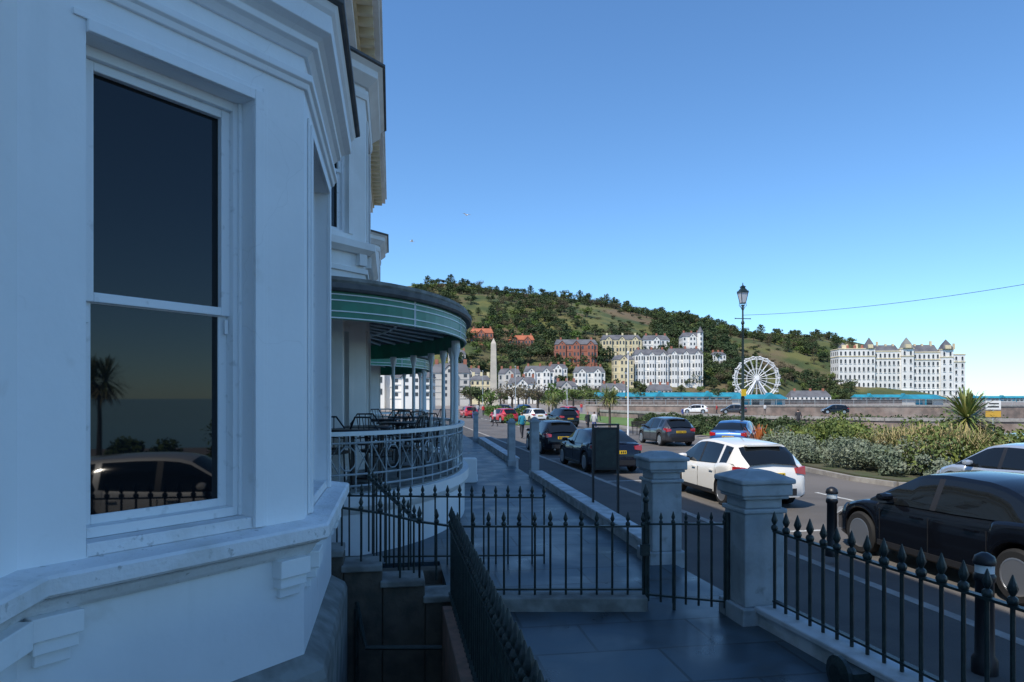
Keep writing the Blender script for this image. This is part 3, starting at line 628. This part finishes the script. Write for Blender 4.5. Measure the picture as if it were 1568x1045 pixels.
def hotel():
    a=plan(268,560); E_=empty('grand_hotel',(a[0],a[1],-.5),math.radians(-10-6)); E_.scale=(.95,.93,.99)
    b=MB(); r=MB(); wi=MB(); W=fw[0]; band=fw[1]
    segs=[(0,30,0,20,44),(30,52,3,20,42),(52,62,1.2,20,44),(62,84,3,20,41),(84,94,1.2,20,43),(94,104,2,20,39)]
    for (x0,x1,y0,y1,h) in segs:
        b.box(x0,x1,y0,y1,2,h,W); 
        for z in (9,h-7,h-.8): b.box(x0-.3,x1+.3,y0-.4,y1,z,z+.7,band if z>9 else W)
        n=max(2,int((x1-x0)/3.6)); fl=6; fh=(h-5)/fl
        for f in range(fl):
            for c in range(n):
                cx=x0+(x1-x0)*(c+.5)/n; z0=4+fh*f+fh*.25; z1=4+fh*f+fh*.66
                wi.box(cx-.75,cx+.75,y0-.12,y0,z0,z1,winD); wi.lathe([(.75,0),(.75,.12)],0,0,winD,12,Matrix.Translation((cx,y0,z1))@Matrix.Rotation(math.pi/2,4,'X'))
                b.box(cx-1.1,cx+1.1,y0-.5,y0,z0-.35,z0-.05,W)
    for f in range(6):
        for c in range(4): wi.box(-.12,0,2.5+c*4.5,4+c*4.5,7+f*6.3,10+f*6.3,winD)
    for (cx,cy,s_,h,hh) in ((26,3,4,44,9),(57,4,4.5,44,9),(89,4,4.5,43,8),(5,5,3.5,44,5)):
        r.lathe([(s_*1.35,h),(s_*.9,h+hh*.45),(.15,h+hh)],cx,cy,rf[0] if cx!=57 else plinthm,4,rot=math.pi/4); b.box(cx-s_*.5,cx+s_*.5,cy-s_-.2,cy,h,h+3,band)
    for x0,x1 in ((31,51),(63,83)): r.add([(x0,3.5,42 if x0<50 else 41),(x1,3.5,42 if x0<50 else 41),(x1-1,9,47),(x0+1,9,47),(x0,19,41),(x1,19,41)],[(0,1,2,3),(3,2,5,4),(0,3,4),(1,5,2)],rf[0])
    for cx in (10,18,35,42,48,66,72,79,98): b.box(cx-.7,cx+.7,8,10,43,50 if cx%2 else 48,band)
    for cx in (8,14,20): r.lathe([(1.2,44),(1.2,46),(.1,47)],cx,2,fw[2],8)
    b.box(-8,112,-6,1,-1,3.5,fw[3]); 
    for c in range(28): wi.box(-6+c*4.1,-3.6+c*4.1,-6.15,-6,.5,2.8,winD)
    b.build('walls',E_); r.build('roofs',E_); wi.build('windows',E_)
hotel()
m=MB(); m.prism([plan(*p) for p in ((190,420),(300,540),(390,545),(400,640),(180,700),(120,420))],-6,-.3,wallst); m.build('headland_rock')
def ferris():
    a=plan(144,402); E_=empty('ferris_wheel',(a[0],a[1],0),math.radians(-14)); m=MB(); g=MB(); R=12.8; cz=13.6
    for y in (-.9,.9):
        for rr in (R,R-1.3,R*.45): m.tube([(rr*math.cos(t),y,cz+rr*math.sin(t)) for t in np.linspace(0,2*math.pi,49)],.16 if rr>6 else .1,metalw,5)
        for k in range(20):
            t=k*math.pi/10; m.tube([(0,y*.5,cz),(R*math.cos(t),y,cz+R*math.sin(t))],.13,metalw,4)
        for sx in (-1,1): m.tube([(sx*8,y*3,0),(0,y*1.3,cz)],.4,metalw,6)
        for k in range(20):
            t=k*math.pi/10; t2=t+math.pi/20; m.tube([(R*math.cos(t),y,cz+R*math.sin(t)),((R-1.3)*math.cos(t2),y,cz+(R-1.3)*math.sin(t2))],.08,metalw,4)
    m.tube([(0,-2,cz),(0,2,cz)],1.1,metalw,12)
    for k in range(20):
        t=(k+.5)*math.pi/10; x=R*math.cos(t)*1.03; z=cz+R*math.sin(t)*1.03
        g.lathe([(.2,z-2.0),(.8,z-1.9),(.95,z-1.2),(.85,z-1.15)],x,0,metalw,8); g.lathe([(.95,z-.1),(.5,z+.15),(.05,z+.25)],x,0,metalw,8)
        for q in (-.8,.8): g.tube([(x+q,0,z-1.2),(x+q,0,z-.1)],.08,metalw,4)
    m.box(-9,9,-3,3,-.5,.6,metalw); m.build('wheel_frame',E_,smooth=True); g.build('gondolas',E_,smooth=True)
ferris()
m=MB(); m.lathe([(3.6,-.6),(3.6,.2),(3.0,.2),(3.0,.9),(2.2,.9),(2.2,3.0),(1.9,3.1),(1.45,3.3),(1.05,18.0),(.02,19.6)],0,0,stoneL,4,rot=math.pi/4); a=plan(-5.4,200); m.build('war_memorial_obelisk',loc=(a[0],a[1],0),rot=-.2)
def longshed(x0,x1,y,h,name):
    a=plan(x0,y); E_=MB(); L=x1-x0
    E_.box(0,L,0,6,-.6,h*.6,fw[3]); E_.add([(-.5,-1,h*.6),(L+.5,-1,h*.6),(L+.5,7,h*.6),(-.5,7,h*.6),(0,3,h),(L,3,h)],[(0,1,5,4),(1,2,5),(2,3,4,5),(3,0,4),(3,2,1,0)],turq)
    n=int(L/3)
    for i in range(n): E_.box(i*3+.4,i*3+2.2,-.1,0,.2,h*.45,winD if i%3 else turq)
    for i in range(0,n,4): E_.box(i*3+2.4,i*3+2.8,-1,-.8,-.6,h*.6,turq)
    for i in range(2,n,7): E_.add([(i*3,-1.2,h*.6),(i*3+4,-1.2,h*.6),(i*3+2,-1.2,h*1.15),(i*3+2,3,h*1.15)],[(0,1,2),(0,2,3),(1,3,2)],turq)
    E_.build(name,loc=(a[0],a[1],0),rot=math.radians(-10))
longshed(36,101,300,4.6,'turquoise_seafront_pavilion'); longshed(212,262,420,4.4,'turquoise_pier_kiosks'); longshed(330,420,500,3.8,'pier_pavilion'); longshed(60,72,180,3.0,'beach_kiosk'); longshed(112,120,190,3.0,'beach_kiosk')
def pwall(name,pts,h0,h1,th,mm,cap=None):
    m=MB()
    for a,b in zip(pts,pts[1:]):
        A=plan(*a);B=plan(*b); e,L=unit(A,B); m.obox(A,e,0,L,-th,0,h0,h1,mm)
        if cap: m.obox(A,e,0,L,-th-.1,.1,h1,h1+.25,cap)
    m.build(name)
pwall('sea_wall',[(14,130),(34,118),(75,114),(130,122),(200,150)],-1.5,.55,1.0,wallst,kerbm)
pwall('promenade_wall',[(12,95),(22,62),(30,55),(42,52)],-.7,.1,.4,wallst,kerbm)
pwall('seafront_wall',[(20,260),(110,290),(260,400)],-1.5,1.2,1.5,wallst,prom)
cloudobj('promenade_planting',[(np.array((*plan(random.uniform(13,46),random.uniform(56,66)),-.3)),(1.6,1.2,.75)) for _ in range(46)],130,.13,leafD,zmin=RZ)
m=MB()
for i in range(90):
    t=i/89; x=14+(186*t); y=130-16*math.sin(min(1,t*2)*math.pi/2)+ (36*max(0,t-.4)/.6); a=plan(x,y+1); m.tube([(a[0],a[1],.6),(a[0],a[1],1.75)],.035,greyp,4)
    if i: 
        for z in (1.3,1.7): m.tube([(pa[0],pa[1],z),(a[0],a[1],z)],.022,greyp,4)
    pa=a
m.build('promenade_railing')
m=MB(); a=plan(420,700); 
for i in range(40): m.box(i*12,i*12+.8,0,.8,-4,0,trim); m.box(i*12+5,i*12+6,-3,-2,.5,4,metalw)
m.box(0,480,-4,4,0,.8,bark); m.box(300,330,-8,8,.8,7,fw[0]); m.add([(300,-8,7),(330,-8,7),(330,8,7),(300,8,7),(315,0,12)],[(0,1,4),(1,2,4),(2,3,4),(3,0,4)],turq)
m.build('pier',loc=(a[0],a[1],0),rot=math.radians(8))

# ------------------------------------------------------------------ cars
wheelmesh={}
def wheel(r,wd=.2):
    key=(r,)
    if key in wheelmesh: return wheelmesh[key]
    m=MB(); R=Matrix.Rotation(math.pi/2,4,'Y')
    m.lathe([(r*.66,-wd/2),(r*.9,-wd/2),(r,-wd/2+.03),(r,wd/2-.03),(r*.9,wd/2),(r*.66,wd/2)],0,0,tyre,28,R)
    for s_ in (-1,1):
        m.lathe([(r*.68,s_*(wd/2+.002)),(r*.62,s_*(wd/2+.006)),(r*.60,s_*(wd/2-.05))],0,0,rim,28,R)
    m.lathe([(.001,-.03),(r*.62,-.03),(r*.62,.03),(.001,.03)],0,0,trim,20,R)
    for k in range(5):
        for s_ in (-1,1):
            for da in (-.16,.16):
                m.box(-r*.04,r*.04,r*.05,r*.62,s_*(wd/2-.03)-.012,s_*(wd/2-.03)+.012,rim,R@Matrix.Rotation(k*2*math.pi/5+da,4,'Z'))
    m.lathe([(r*.14,-wd/2+.01),(r*.14,wd/2-.01)],0,0,rim,12,R)
    o=m.build('wheelmesh',smooth=True); me=o.data; D.objects.remove(o); wheelmesh[key]=me; return me
def car(n,s,kind,pm,yaw=0,name='parked_car',z=None,sc=1.0):
    z=RZ if z is None else z
    if kind=='hatch':
        L,W=4.05,1.76; r=.325; yr,yf=-1.22,1.28
        ty=[-2.02,-1.98,-1.9,-1.6,-.8,.3,1.0,1.3,1.7,1.9,2.0,2.025]; tz=[.58,.82,1.0,1.03,.98,.93,.93,.90,.79,.67,.54,.47]
        wy=[-2.02,-1.97,-1.85,-1.5,1.4,1.7,1.9,1.98,2.025]; wf=[.76,.88,.95,1,1,.94,.82,.70,.56]
        gy=[-1.97,-1.72,-1.50,-1.38,-1.02,-.92,-.4,-.06,.04,.3,.48,1.22]; gz=[.99,1.22,1.37,1.415,1.445,1.455,1.48,1.48,1.475,1.45,1.40,.93]
    elif kind=='suv':
        L,W=4.3,1.82; r=.35; yr,yf=-1.3,1.36
        ty=[-2.15,-2.1,-2.02,-1.6,-.8,.3,1.1,1.5,1.85,2.05,2.12,2.15]; tz=[.62,.88,1.04,1.07,1.04,1.0,1.01,.98,.88,.76,.6,.5]
        wy=[-2.15,-2.08,-1.95,-1.6,1.5,1.8,2.0,2.1,2.15]; wf=[.76,.88,.95,1,1,.95,.86,.76,.62]
        gy=[-2.04,-1.9,-1.72,-1.62,-1.15,-1.05,-.4,-.06,.04,.35,.55,1.2]; gz=[1.03,1.32,1.50,1.55,1.60,1.61,1.62,1.62,1.615,1.59,1.53,1.01]
    else:
        L,W=4.6,1.82; r=.335; yr,yf=-1.36,1.42
        ty=[-2.3,-2.26,-2.15,-1.75,-1.4,-.4,.9,1.4,1.9,2.15,2.26,2.3]; tz=[.58,.86,.99,1.03,1.0,.95,.92,.87,.76,.64,.53,.46]
        wy=[-2.3,-2.22,-2.08,-1.6,1.5,1.9,2.15,2.25,2.3]; wf=[.74,.87,.94,1,1,.94,.82,.70,.56]
        gy=[-1.85,-1.45,-1.15,-.98,-.80,-.72,-.3,-.06,.04,.3,.45,1.25]; gz=[1.01,1.20,1.32,1.37,1.40,1.41,1.42,1.42,1.415,1.39,1.35,.92]
    E_=empty(name,(n,s,z),yaw); E_.scale=(sc,)*3
    b=MB(); HW=W/2; ar=r+.05
    ysn=sorted(set([round(v,3) for v in list(np.linspace(ty[0],ty[-1],46))+ty+wy+[yr+ar*math.cos(a) for a in np.linspace(0,math.pi,13)]+[yf+ar*math.cos(a) for a in np.linspace(0,math.pi,13)]]))
    kk=[(.90,0),(.985,.10),(1.0,.22),(.992,.42),(1.0,.60),(.985,.76),(.955,.88),(.90,.97),(.78,1.0)]
    rings=[]
    for y in ysn:
        zt=float(np.interp(y,ty,tz)); w_=float(np.interp(y,wy,wf))*HW
        zb=.19
        if y>yf+ar: zb=.19+.06*(y-yf-ar)/(ty[-1]-yf-ar)
        if y<yr-ar: zb=.22+.10*(yr-ar-y)
        for yw in (yr,yf):
            if abs(y-yw)<ar: zb=max(zb,r+math.sqrt(ar*ar-(y-yw)**2))
        zb=min(zb,zt-.12)
        pts=[(w_*a,y,zb+(zt-zb)*q) for a,q in kk]+[(0,y,zt+.022)]
        pts+= [(-p[0],p[1],p[2]) for p in pts[-2::-1]]
        rings.append(pts)
    nk=len(rings[0]); vs=[p for q in rings for p in q]; fp=[];ft=[]
    for i in range(len(rings)-1):
        for j in range(nk-1):
            f=(i*nk+j,i*nk+j+1,(i+1)*nk+j+1,(i+1)*nk+j); (ft if j in (0,nk-2) else fp).append(f)
        ft.append((i*nk,(i+1)*nk,(i+1)*nk+nk-1,i*nk+nk-1))
    base=len(b.v); b.add(vs,fp+[tuple(range(nk)),tuple(range((len(rings)-1)*nk,len(rings)*nk))],pm)
    k=b.mi(trim)
    for f in ft: b.f.append(tuple(base+i for i in f)); b.m.append(k)
    b.build('body',E_,smooth=True,angle=35)
    c=MB(); rings=[]
    for y,zt in zip(gy,gz):
        zbelt=float(np.interp(y,ty,tz))-.03; zt=max(zt,zbelt+.01)
        tap=1-.12*max(0,(-y-.3)/1.6)**1.5
        wb=HW*.93*min(1,float(np.interp(y,wy,wf))+.04); hgt=zt-zbelt; kr=.07*min(1,hgt/.2)
        w1=(wb-(hgt-kr)*.42)*(tap if hgt>.1 else 1)
        half=[(wb,y,zbelt),(w1,y,zt-kr),(w1-.05*min(1,hgt/.2+.2),y,zt-kr*.3),(w1-.17,y,zt),(0,y,zt+.035)]
        rings.append(half+[(-p[0],p[1],p[2]) for p in half[-2::-1]])
    nk=9; c.v=[p for q in rings for p in q]; kg,kp,kt=c.mi(cglass),c.mi(pm),c.mi(trim)
    for i in range(len(rings)-1):
        steep=i in (0,1) or i==len(rings)-2
        ya=(gy[i]+gy[i+1])/2
        for j in range(nk-1):
            side=j in (0,7); rail=j in (1,6); inner=j in (2,5)
            if side: mm=kt if abs(ya+.01)<.06 else (kp if (i in (0,) or (i in (1,2) and kind=='hatch') or (abs(ya-(gy[4]+gy[5])/2)<.01 and kind!='sedan')) else kg)
            elif rail: mm=kp
            elif inner: mm=kg if steep else kp
            else: mm=kg if steep else kp
            c.f.append((i*nk+j,i*nk+j+1,(i+1)*nk+j+1,(i+1)*nk+j)); c.m.append(mm)
    c.build('cabin',E_,smooth=True,angle=30)
    d=MB(); yb=ty[0]; yfn=ty[-1]
    zl=.86 if kind!='suv' else .92
    for sx in (-1,1):
        vsx=[(sx*HW*.62,yb+.005,zl-.06),(sx*HW*.62,yb+.02,zl+.05),(sx*HW*.885,yb+.03,zl-.10),(sx*HW*.89,yb+.05,zl+.09),(sx*HW*.975,yb+.30,zl+.0),(sx*HW*.96,yb+.32,zl+.08)]
        vi=[(x*.9,y+.15,zz) for x,y,zz in vsx]
        d.add(vsx+vi,[(0,2,3,1),(2,4,5,3),(0,1,7,6),(1,3,9,7),(3,5,11,9),(4,10,11,5),(2,0,6,8),(4,2,8,10)],tail)
        zh=float(np.interp(yfn-.2,ty,tz))-.04
        vsx=[(sx*HW*.50,yfn-.01,zh-.14),(sx*HW*.52,yfn-.06,zh-.02),(sx*HW*.80,yfn-.06,zh-.14),(sx*HW*.82,yfn-.16,zh+.01),(sx*HW*.93,yfn-.34,zh-.04),(sx*HW*.90,yfn-.42,zh+.06)]
        vi=[(x*.85,y-.15,zz-.02) for x,y,zz in vsx]
        d.add(vsx+vi,[(0,2,3,1),(2,4,5,3),(0,1,7,6),(1,3,9,7),(3,5,11,9),(4,10,11,5),(2,0,6,8),(4,2,8,10)],headl)
        ym=.72 if kind!='sedan' else .75; zm=1.0 if kind!='suv' else 1.08
        d.lathe([(.01,-.1),(.07,-.09),(.085,0),(.07,.09),(.01,.1)],0,0,pm,10,Matrix.Translation((sx*(HW+.07),ym,zm))@Matrix.Rotation(math.pi/2,4,'Y')@Matrix.Diagonal((.75,1,1,1)))
        d.box(min(sx*HW*.85,sx*(HW+.02)),max(sx*HW*.85,sx*(HW+.02)),ym-.03,ym+.03,zm-.08,zm-.02,trim)
        X=sx*(HW+.001)
        for yy in (-.95,.0,.95): d.box(min(X*.99,X+sx*.002),max(X*.99,X+sx*.002),yy-.004,yy+.004,.32,.80,trim)
        for yy in (-.80,.14): d.box(min(X*.99,X+sx*.025),max(X*.99,X+sx*.025),yy,yy+.17,.76,.785,pm)
        d.box(min(X*.99,X+sx*.012),max(X*.99,X+sx*.012),yr+ar+.05,yf-ar-.05,.24,.32,trim)
    zp=.66 if kind=='sedan' else .70
    d.box(-.26,.26,yb-.014,yb+.1,zp,zp+.11,plateY); d.box(-.26,.26,yfn-.1,yfn+.012,.40,.51,plateW)
    for i,px_ in enumerate((-.20,-.135,-.07,-.01,.08,.145,.21)): d.box(px_-.02,px_+.02,yb-.0165,yb-.0145,zp+.022,zp+.088,trim)
    d.box(-HW*.62,HW*.62,yb-.004,yb+.12,.30,.46,trim); d.box(-HW*.5,HW*.5,yfn-.2,yfn+.006,.28,.39,trim); d.box(-HW*.33,HW*.33,yfn-.2,yfn-.005,.56,.62,trim)
    d.box(-HW*.68,HW*.68,yr-.3,yf+.35,.2,.72,trim)
    if kind!='sedan': d.box(-HW*.50,HW*.50,gy[2]-.12,gy[2]+.14,gz[2]+.01,gz[2]+.045,pm)
    d.box(-.008,.3,yb+.10,yb+.12,tz[2]+.02,tz[2]+.035,trim)
    d.tube([(-.4,yb+.0,.25),(-.4,yb+.2,.25)],.035,rim,8)
    d.build('trim_and_lights',E_,bevel=.006)
    for sx in (-1,1):
        for yw in (yr,yf):
            o=D.objects.new('wheel',wheel(r)); COL.objects.link(o); o.parent=E_; o.location=(sx*(HW-.11),yw,r)
    return E_
car(8.38,15.95,'hatch',pWhite)
car(8.25,8.35,'sedan',pBlack)
car(7.25,23.6,'sedan',pNavy,.02)
car(7.35,31.0,'hatch',pBlack,.03)
car(14.3,13.3,'hatch',pSilver,.02,sc=.97)
car(14.6,35.0,'hatch',pGrey,.02)
car(16.4,30.6,'sedan',pBlue,-.65)
x,y=plan(-.9,70); car(x,y,'hatch',pRed,.25)
x,y=plan(2.1,70); car(x,y,'hatch',pWhite,.2,name='car')
x,y=plan(4.4,60); car(x,y,'suv',pBlack,.1,name='car')
x,y=plan(-5.6,88); car(x,y,'hatch',pRed,.1,name='car')
x,y=plan(1.5,96); car(x,y,'suv',pBlue,.1,name='car')
x,y=plan(7.0,88); car(x,y,'hatch',pRed,.3,name='car')
car(8.3,1.2,'hatch',pWhite); car(8.3,-4.6,'sedan',pNavy)
for i,(X,Y,pp) in enumerate(((30,112,pWhite),(36,111,pGrey),(52,110,pBlack),(-2,110,pNavy))):
    x,y=plan(X,Y); car(x,y,'hatch',pp,1.2)

# ------------------------------------------------------------------ street furniture
def lamp(x,y,h=8.3,z=RZ):
    m=MB(); k=h/8.3
    m.lathe([(.22,0),(.22,.1),(.17,.16),(.17,.9),(.2,.95),(.13,1.05),(.09,1.2),(.075,2.4),(.10,2.45),(.10,2.52),(.07,2.6),(.055,6.1*k),(.09,6.15*k),(.09,6.2*k),(.045,6.3*k),(.04,7.0*k),(.08,7.05*k),(.05,7.1*k)],0,0,iron,12)
    m.tube([(-.42,0,6.4*k),(.42,0,6.4*k)],.022,iron,6)
    for sx in (-1,1):
        m.lathe([(.0,6.36*k),(.04,6.4*k),(0.001,6.44*k)],sx*.42,0,iron,8)
        m.tube([(0,0,6.75*k),(sx*.1,0,6.95*k),(sx*.2,0,7.05*k),(sx*.17,0,7.2*k)],.014,iron,5); m.tube([(0,sx*.0,6.75*k),(0,sx*.1,6.95*k),(0,sx*.2,7.05*k),(0,sx*.17,7.2*k)],.014,iron,5)
    zb=7.15*k
    m.lathe([(.15,zb),(.16,zb+.03),(.15,zb+.04)],0,0,iron,4,rot=math.pi/4)
    m.lathe([(.14,zb+.04),(.27,zb+.55)],0,0,headl,4,rot=math.pi/4)
    for a in range(4):
        t=a*math.pi/2+math.pi/4; m.tube([(.15*math.cos(t),.15*math.sin(t),zb+.03),(.28*math.cos(t),.28*math.sin(t),zb+.57)],.016,iron,5)
        m.lathe([(.02,zb+.57),(.025,zb+.62),(.002,zb+.68)],.28*math.cos(t),.28*math.sin(t),iron,6)
    m.lathe([(.31,zb+.55),(.31,zb+.59),(.16,zb+.76),(.13,zb+.78),(.13,zb+.84),(.17,zb+.86),(.06,zb+.93),(.02,zb+.96),(.03,zb+1.0),(.002,zb+1.1)],0,0,iron,4,rot=math.pi/4)
    m.box(-.12,.12,-.14,-.06,2.6,2.95,plateY)
    return m.build('street_lamp',loc=(x,y,z),smooth=True,angle=35)
lx,ly=plan(11.9,35.2); lamp(lx,ly,8.55)
l2x,l2y=plan(21.5,21); lamp(l2x,l2y,8.55)
x,y=plan(3.2,190); lamp(x,y,9)
x,y=plan(25,150); lamp(x,y,9)
m=MB(); m.tube([(lx+(l2x-lx)*t,ly+(l2y-ly)*t,6.2-.9*4*t*(1-t)*.45+.3*t) for t in np.linspace(0,1,25)],.010,trim,5); 
m.build('festoon_cable')
def pole(x,y,h,mm,name,r=.035):
    m=MB(); m.lathe([(r*2,0),(r*2,.4),(r*1.3,.5),(r*.8,h),(.001,h+.05)],0,0,mm,10); m.lathe([(r*1.2,h),(r*2.2,h+.06),(r*2,h+.16),(.005,h+.22)],0,0,mm,8); m.build(name,loc=(x,y,RZ),smooth=True)
x,y=plan(7.65,45); pole(x,y,5.4,metalw,'flag_pole')
x,y=plan(.6,120); pole(x,y,8,greyp,'lamp_column',.06); x,y=plan(-6,140); pole(x,y,8,greyp,'lamp_column',.06); x,y=plan(10.5,130); pole(x,y,8,greyp,'lamp_column',.06)
def bollard(x,y,z=RZ+.12):
    m=MB(); m.lathe([(.10,0),(.10,.12),(.075,.16),(.07,.78),(.085,.80),(.085,.84),(.07,.86)],0,0,ironb,14); m.lathe([(.073,.861),(.073,.93)],0,0,whiteg,14); m.lathe([(.085,.931),(.09,.95),(.075,1.0),(.03,1.03),(.002,1.035)],0,0,ironb,14)
    m.build('bollard',loc=(x,y,z),smooth=True)
for (X,Y) in ((4.78,10.2),(4.05,5.85)):
    x,y=plan(X,Y); bollard(x,y)
x,y=plan(16.2,23); m=MB(); m.tube([(0,0,0),(0,0,2.2)],.03,greyp,8); m.box(-.22,.22,-.045,-.032,1.95,2.25,plateW); m.box(-.22,.22,-.045,-.032,1.70,1.90,mat('sign_yellow',(.60,.36,.05),.5)); m.box(-.16,.16,-.05,-.0455,2.02,2.07,trim); m.box(-.12,.16,-.05,-.0455,2.13,2.17,trim)
m.build('traffic_sign',loc=(x,y,GZ),rot=math.radians(-30))
def bench(X,Y,r):
    x,y=plan(X,Y); m=MB()
    for i in range(4): m.box(-.8,.8,-.2+.11*i,-.11+.11*i,.44,.47,bark)
    for i in range(4): m.box(-.8,.8,.25+.02*i,.275+.02*i,.52+.1*i,.6+.1*i,bark)
    for sx in (-.7,.7): m.tube([(sx,-.18,0),(sx,-.18,.44)],.025,ironb,6); m.tube([(sx,.22,0),(sx,.24,.45),(sx,.33,.92)],.025,ironb,6); m.tube([(sx,-.18,.44),(sx,-.18,.66),(sx,.27,.66)],.02,ironb,6)
    m.build('park_bench',loc=(x,y,RZ),rot=r)
bench(9,47,.4); bench(10.4,44,.4); bench(17,50,2.6); bench(13,66,.3)
m=MB(); m.lathe([(.26,0),(.28,.05),(.28,.95),(.31,1.0),(.31,1.08),(.22,1.2),(.02,1.25)],0,0,ironb,14); m.box(-.16,.16,-.30,-.26,.82,.93,trim); x,y=plan(10.6,46.5); m.build('litter_bin',loc=(x,y,RZ),smooth=True)

# ------------------------------------------------------------------ people
skin=mat('skin',(.45,.27,.2),.6); hair=mat('hair',(.05,.03,.02),.7)
def person(X,Y,top,bot,walk=True,h=1.7,yaw=0,z=RZ):
    x,y=plan(X,Y); q=.22 if walk else .02
    J=[(0,0,.95),(0,0,1.18),(0,.01,1.40),(0,.01,1.50),(0,.02,1.57),(0,.03,1.68),
       (.16,0,1.41),(.22,-.05*walk-.02,1.15),(.23,.10 if walk else .03,.93),(.23,.13 if walk else .05,.84),
       (-.16,0,1.41),(-.22,-.02,1.15),(-.23,.03,.93),(-.23,.05,.84),
       (.09,0,.90),(.10,q*.6,.50),(.10,q*.7,.09),(.10,q*.7+.15,.05),
       (-.09,0,.90),(-.10,-.02,.50),(-.10,-q*1.2,.11),(-.10,-q*1.2+.14,.05)]
    E=[(0,1),(1,2),(2,3),(3,4),(4,5),(2,6),(6,7),(7,8),(8,9),(2,10),(10,11),(11,12),(12,13),(0,14),(14,15),(15,16),(16,17),(0,18),(18,19),(19,20),(20,21)]
    R=[.13,.12,.14,.055,.085,.085,.06,.045,.035,.035,.06,.045,.035,.035,.09,.062,.045,.04,.09,.062,.045,.04]
    me=D.meshes.new('p'); me.from_pydata(J,E,[]); o=D.objects.new('p',me); COL.objects.link(o)
    sk=o.modifiers.new('s','SKIN')
    for i,r in enumerate(R): me.skin_vertices[0].data[i].radius=(r,r*.85); 
    me.skin_vertices[0].data[0].use_root=True
    o.modifiers.new('u','SUBSURF').levels=1
    dg=bpy.context.evaluated_depsgraph_get(); dg.update(); nm=D.meshes.new_from_object(o.evaluated_get(dg)); D.objects.remove(o)
    nm.materials.clear()
    for mm in (top,bot,skin,hair,trim): nm.materials.append(mm)
    for p in nm.polygons:
        c=p.center; p.use_smooth=True
        if c.z>1.62 or (c.z>1.52 and c.y<0): k=3
        elif c.z>1.47: k=2
        elif c.z<.1: k=4
        elif abs(c.x)>.17 and c.z<.92: k=2
        elif c.z<.93 and abs(c.x)<.18: k=1
        else: k=0
        p.material_index=k
    ob=D.objects.new('pedestrian',nm); COL.objects.link(ob); ob.location=(x,y,z); ob.rotation_euler=(0,0,yaw); ob.scale=(h/1.76,)*3
tops=[mat('cloth_'+str(i),c,.8) for i,c in enumerate([(.02,.25,.35),(.03,.03,.035),(.5,.04,.04),(.5,.5,.5),(.05,.08,.25),(.12,.10,.07)])]
person(.62,42,tops[0],tops[1],True,1.72,.2)
for (X,Y,a,b) in ((5.2,47,1,1),(5.7,47.3,3,4),(21.8,52,1,1),(-4,95,2,1),(-5,100,3,4),(-6.2,104,1,5),(-3,98,4,1),(-7,110,5,1),(-2,92,1,4),(18,72,4,5),(30,100,2,1),(40,108,3,1),(8,100,1,1),(12,118,2,4),(9.5,75,5,1),(-1.5,60,3,1),(-4.5,80,1,4)):
    person(X,Y,tops[a],tops[b],random.random()>.4,random.uniform(1.6,1.8),random.uniform(-3,3))
def gull(X,Y,Z,r):
    x,y=plan(X,Y); m=MB(); m.tube([(0,-.28,0),(0,-.15,.01),(0,.05,.02),(0,.2,.04),(0,.3,.05)],[.01,.06,.08,.05,.01],metalw,8)
    for s_ in (-1,1): m.add([(s_*.05,.1,.03),(s_*.35,.16,.16),(s_*.72,-.02,.10),(s_*.33,-.02,.15),(s_*.05,-.12,.03)],[(0,1,3,4),(1,2,3)],metalw)
    m.add([(-.03,-.2,0),(.03,-.2,0),(.07,-.4,0),(-.07,-.4,0)],[(0,1,2,3)],metalw)
    m.build('seagull',loc=(x,y,Z),rot=r)
gull(-5.3,80,23.4,.5); gull(-13.2,90,22.6,1.8)

# ------------------------------------------------------------------ light, sky, camera
sd=Vector((-.58,-.46,1.0)).normalized()
s=D.lights.new('sun','SUN'); s.energy=5.0; s.angle=math.radians(.5); s.color=(1,.93,.82)
so=D.objects.new('sun',s); COL.objects.link(so); so.rotation_euler=(-sd).to_track_quat('-Z','Y').to_euler()
wd=D.worlds.new('World'); SC.world=wd; wd.use_nodes=True; nt=wd.node_tree; bg=nt.nodes['Background']
sky=nt.nodes.new('ShaderNodeTexSky'); sky.sky_type='NISHITA'; sky.sun_disc=False; sky.sun_elevation=math.asin(sd.z); sky.sun_rotation=math.atan2(sd.x,sd.y)%(2*math.pi)
sky.air_density=1.0; sky.dust_density=.15; sky.ozone_density=4.0
mx=nt.nodes.new('ShaderNodeMix'); mx.data_type='RGBA'; mx.blend_type='MULTIPLY'; mx.inputs[0].default_value=1; mx.inputs[7].default_value=(.82,1.12,1.32,1)
nt.links.new(sky.outputs[0],mx.inputs[6]); nt.links.new(mx.outputs[2],bg.inputs[0]); bg.inputs[1].default_value=.15
SC.view_settings.view_transform='Standard'; SC.view_settings.look='None'; SC.view_settings.exposure=0
c=D.cameras.new('camera'); co_=D.objects.new('camera',c); COL.objects.link(co_); SC.camera=co_
c.lens=24; c.sensor_width=36; c.shift_y=.0562; c.clip_start=.05; c.clip_end=20000
co_.location=(0,0,1.9); co_.rotation_euler=(math.radians(90),0,math.radians(-10))
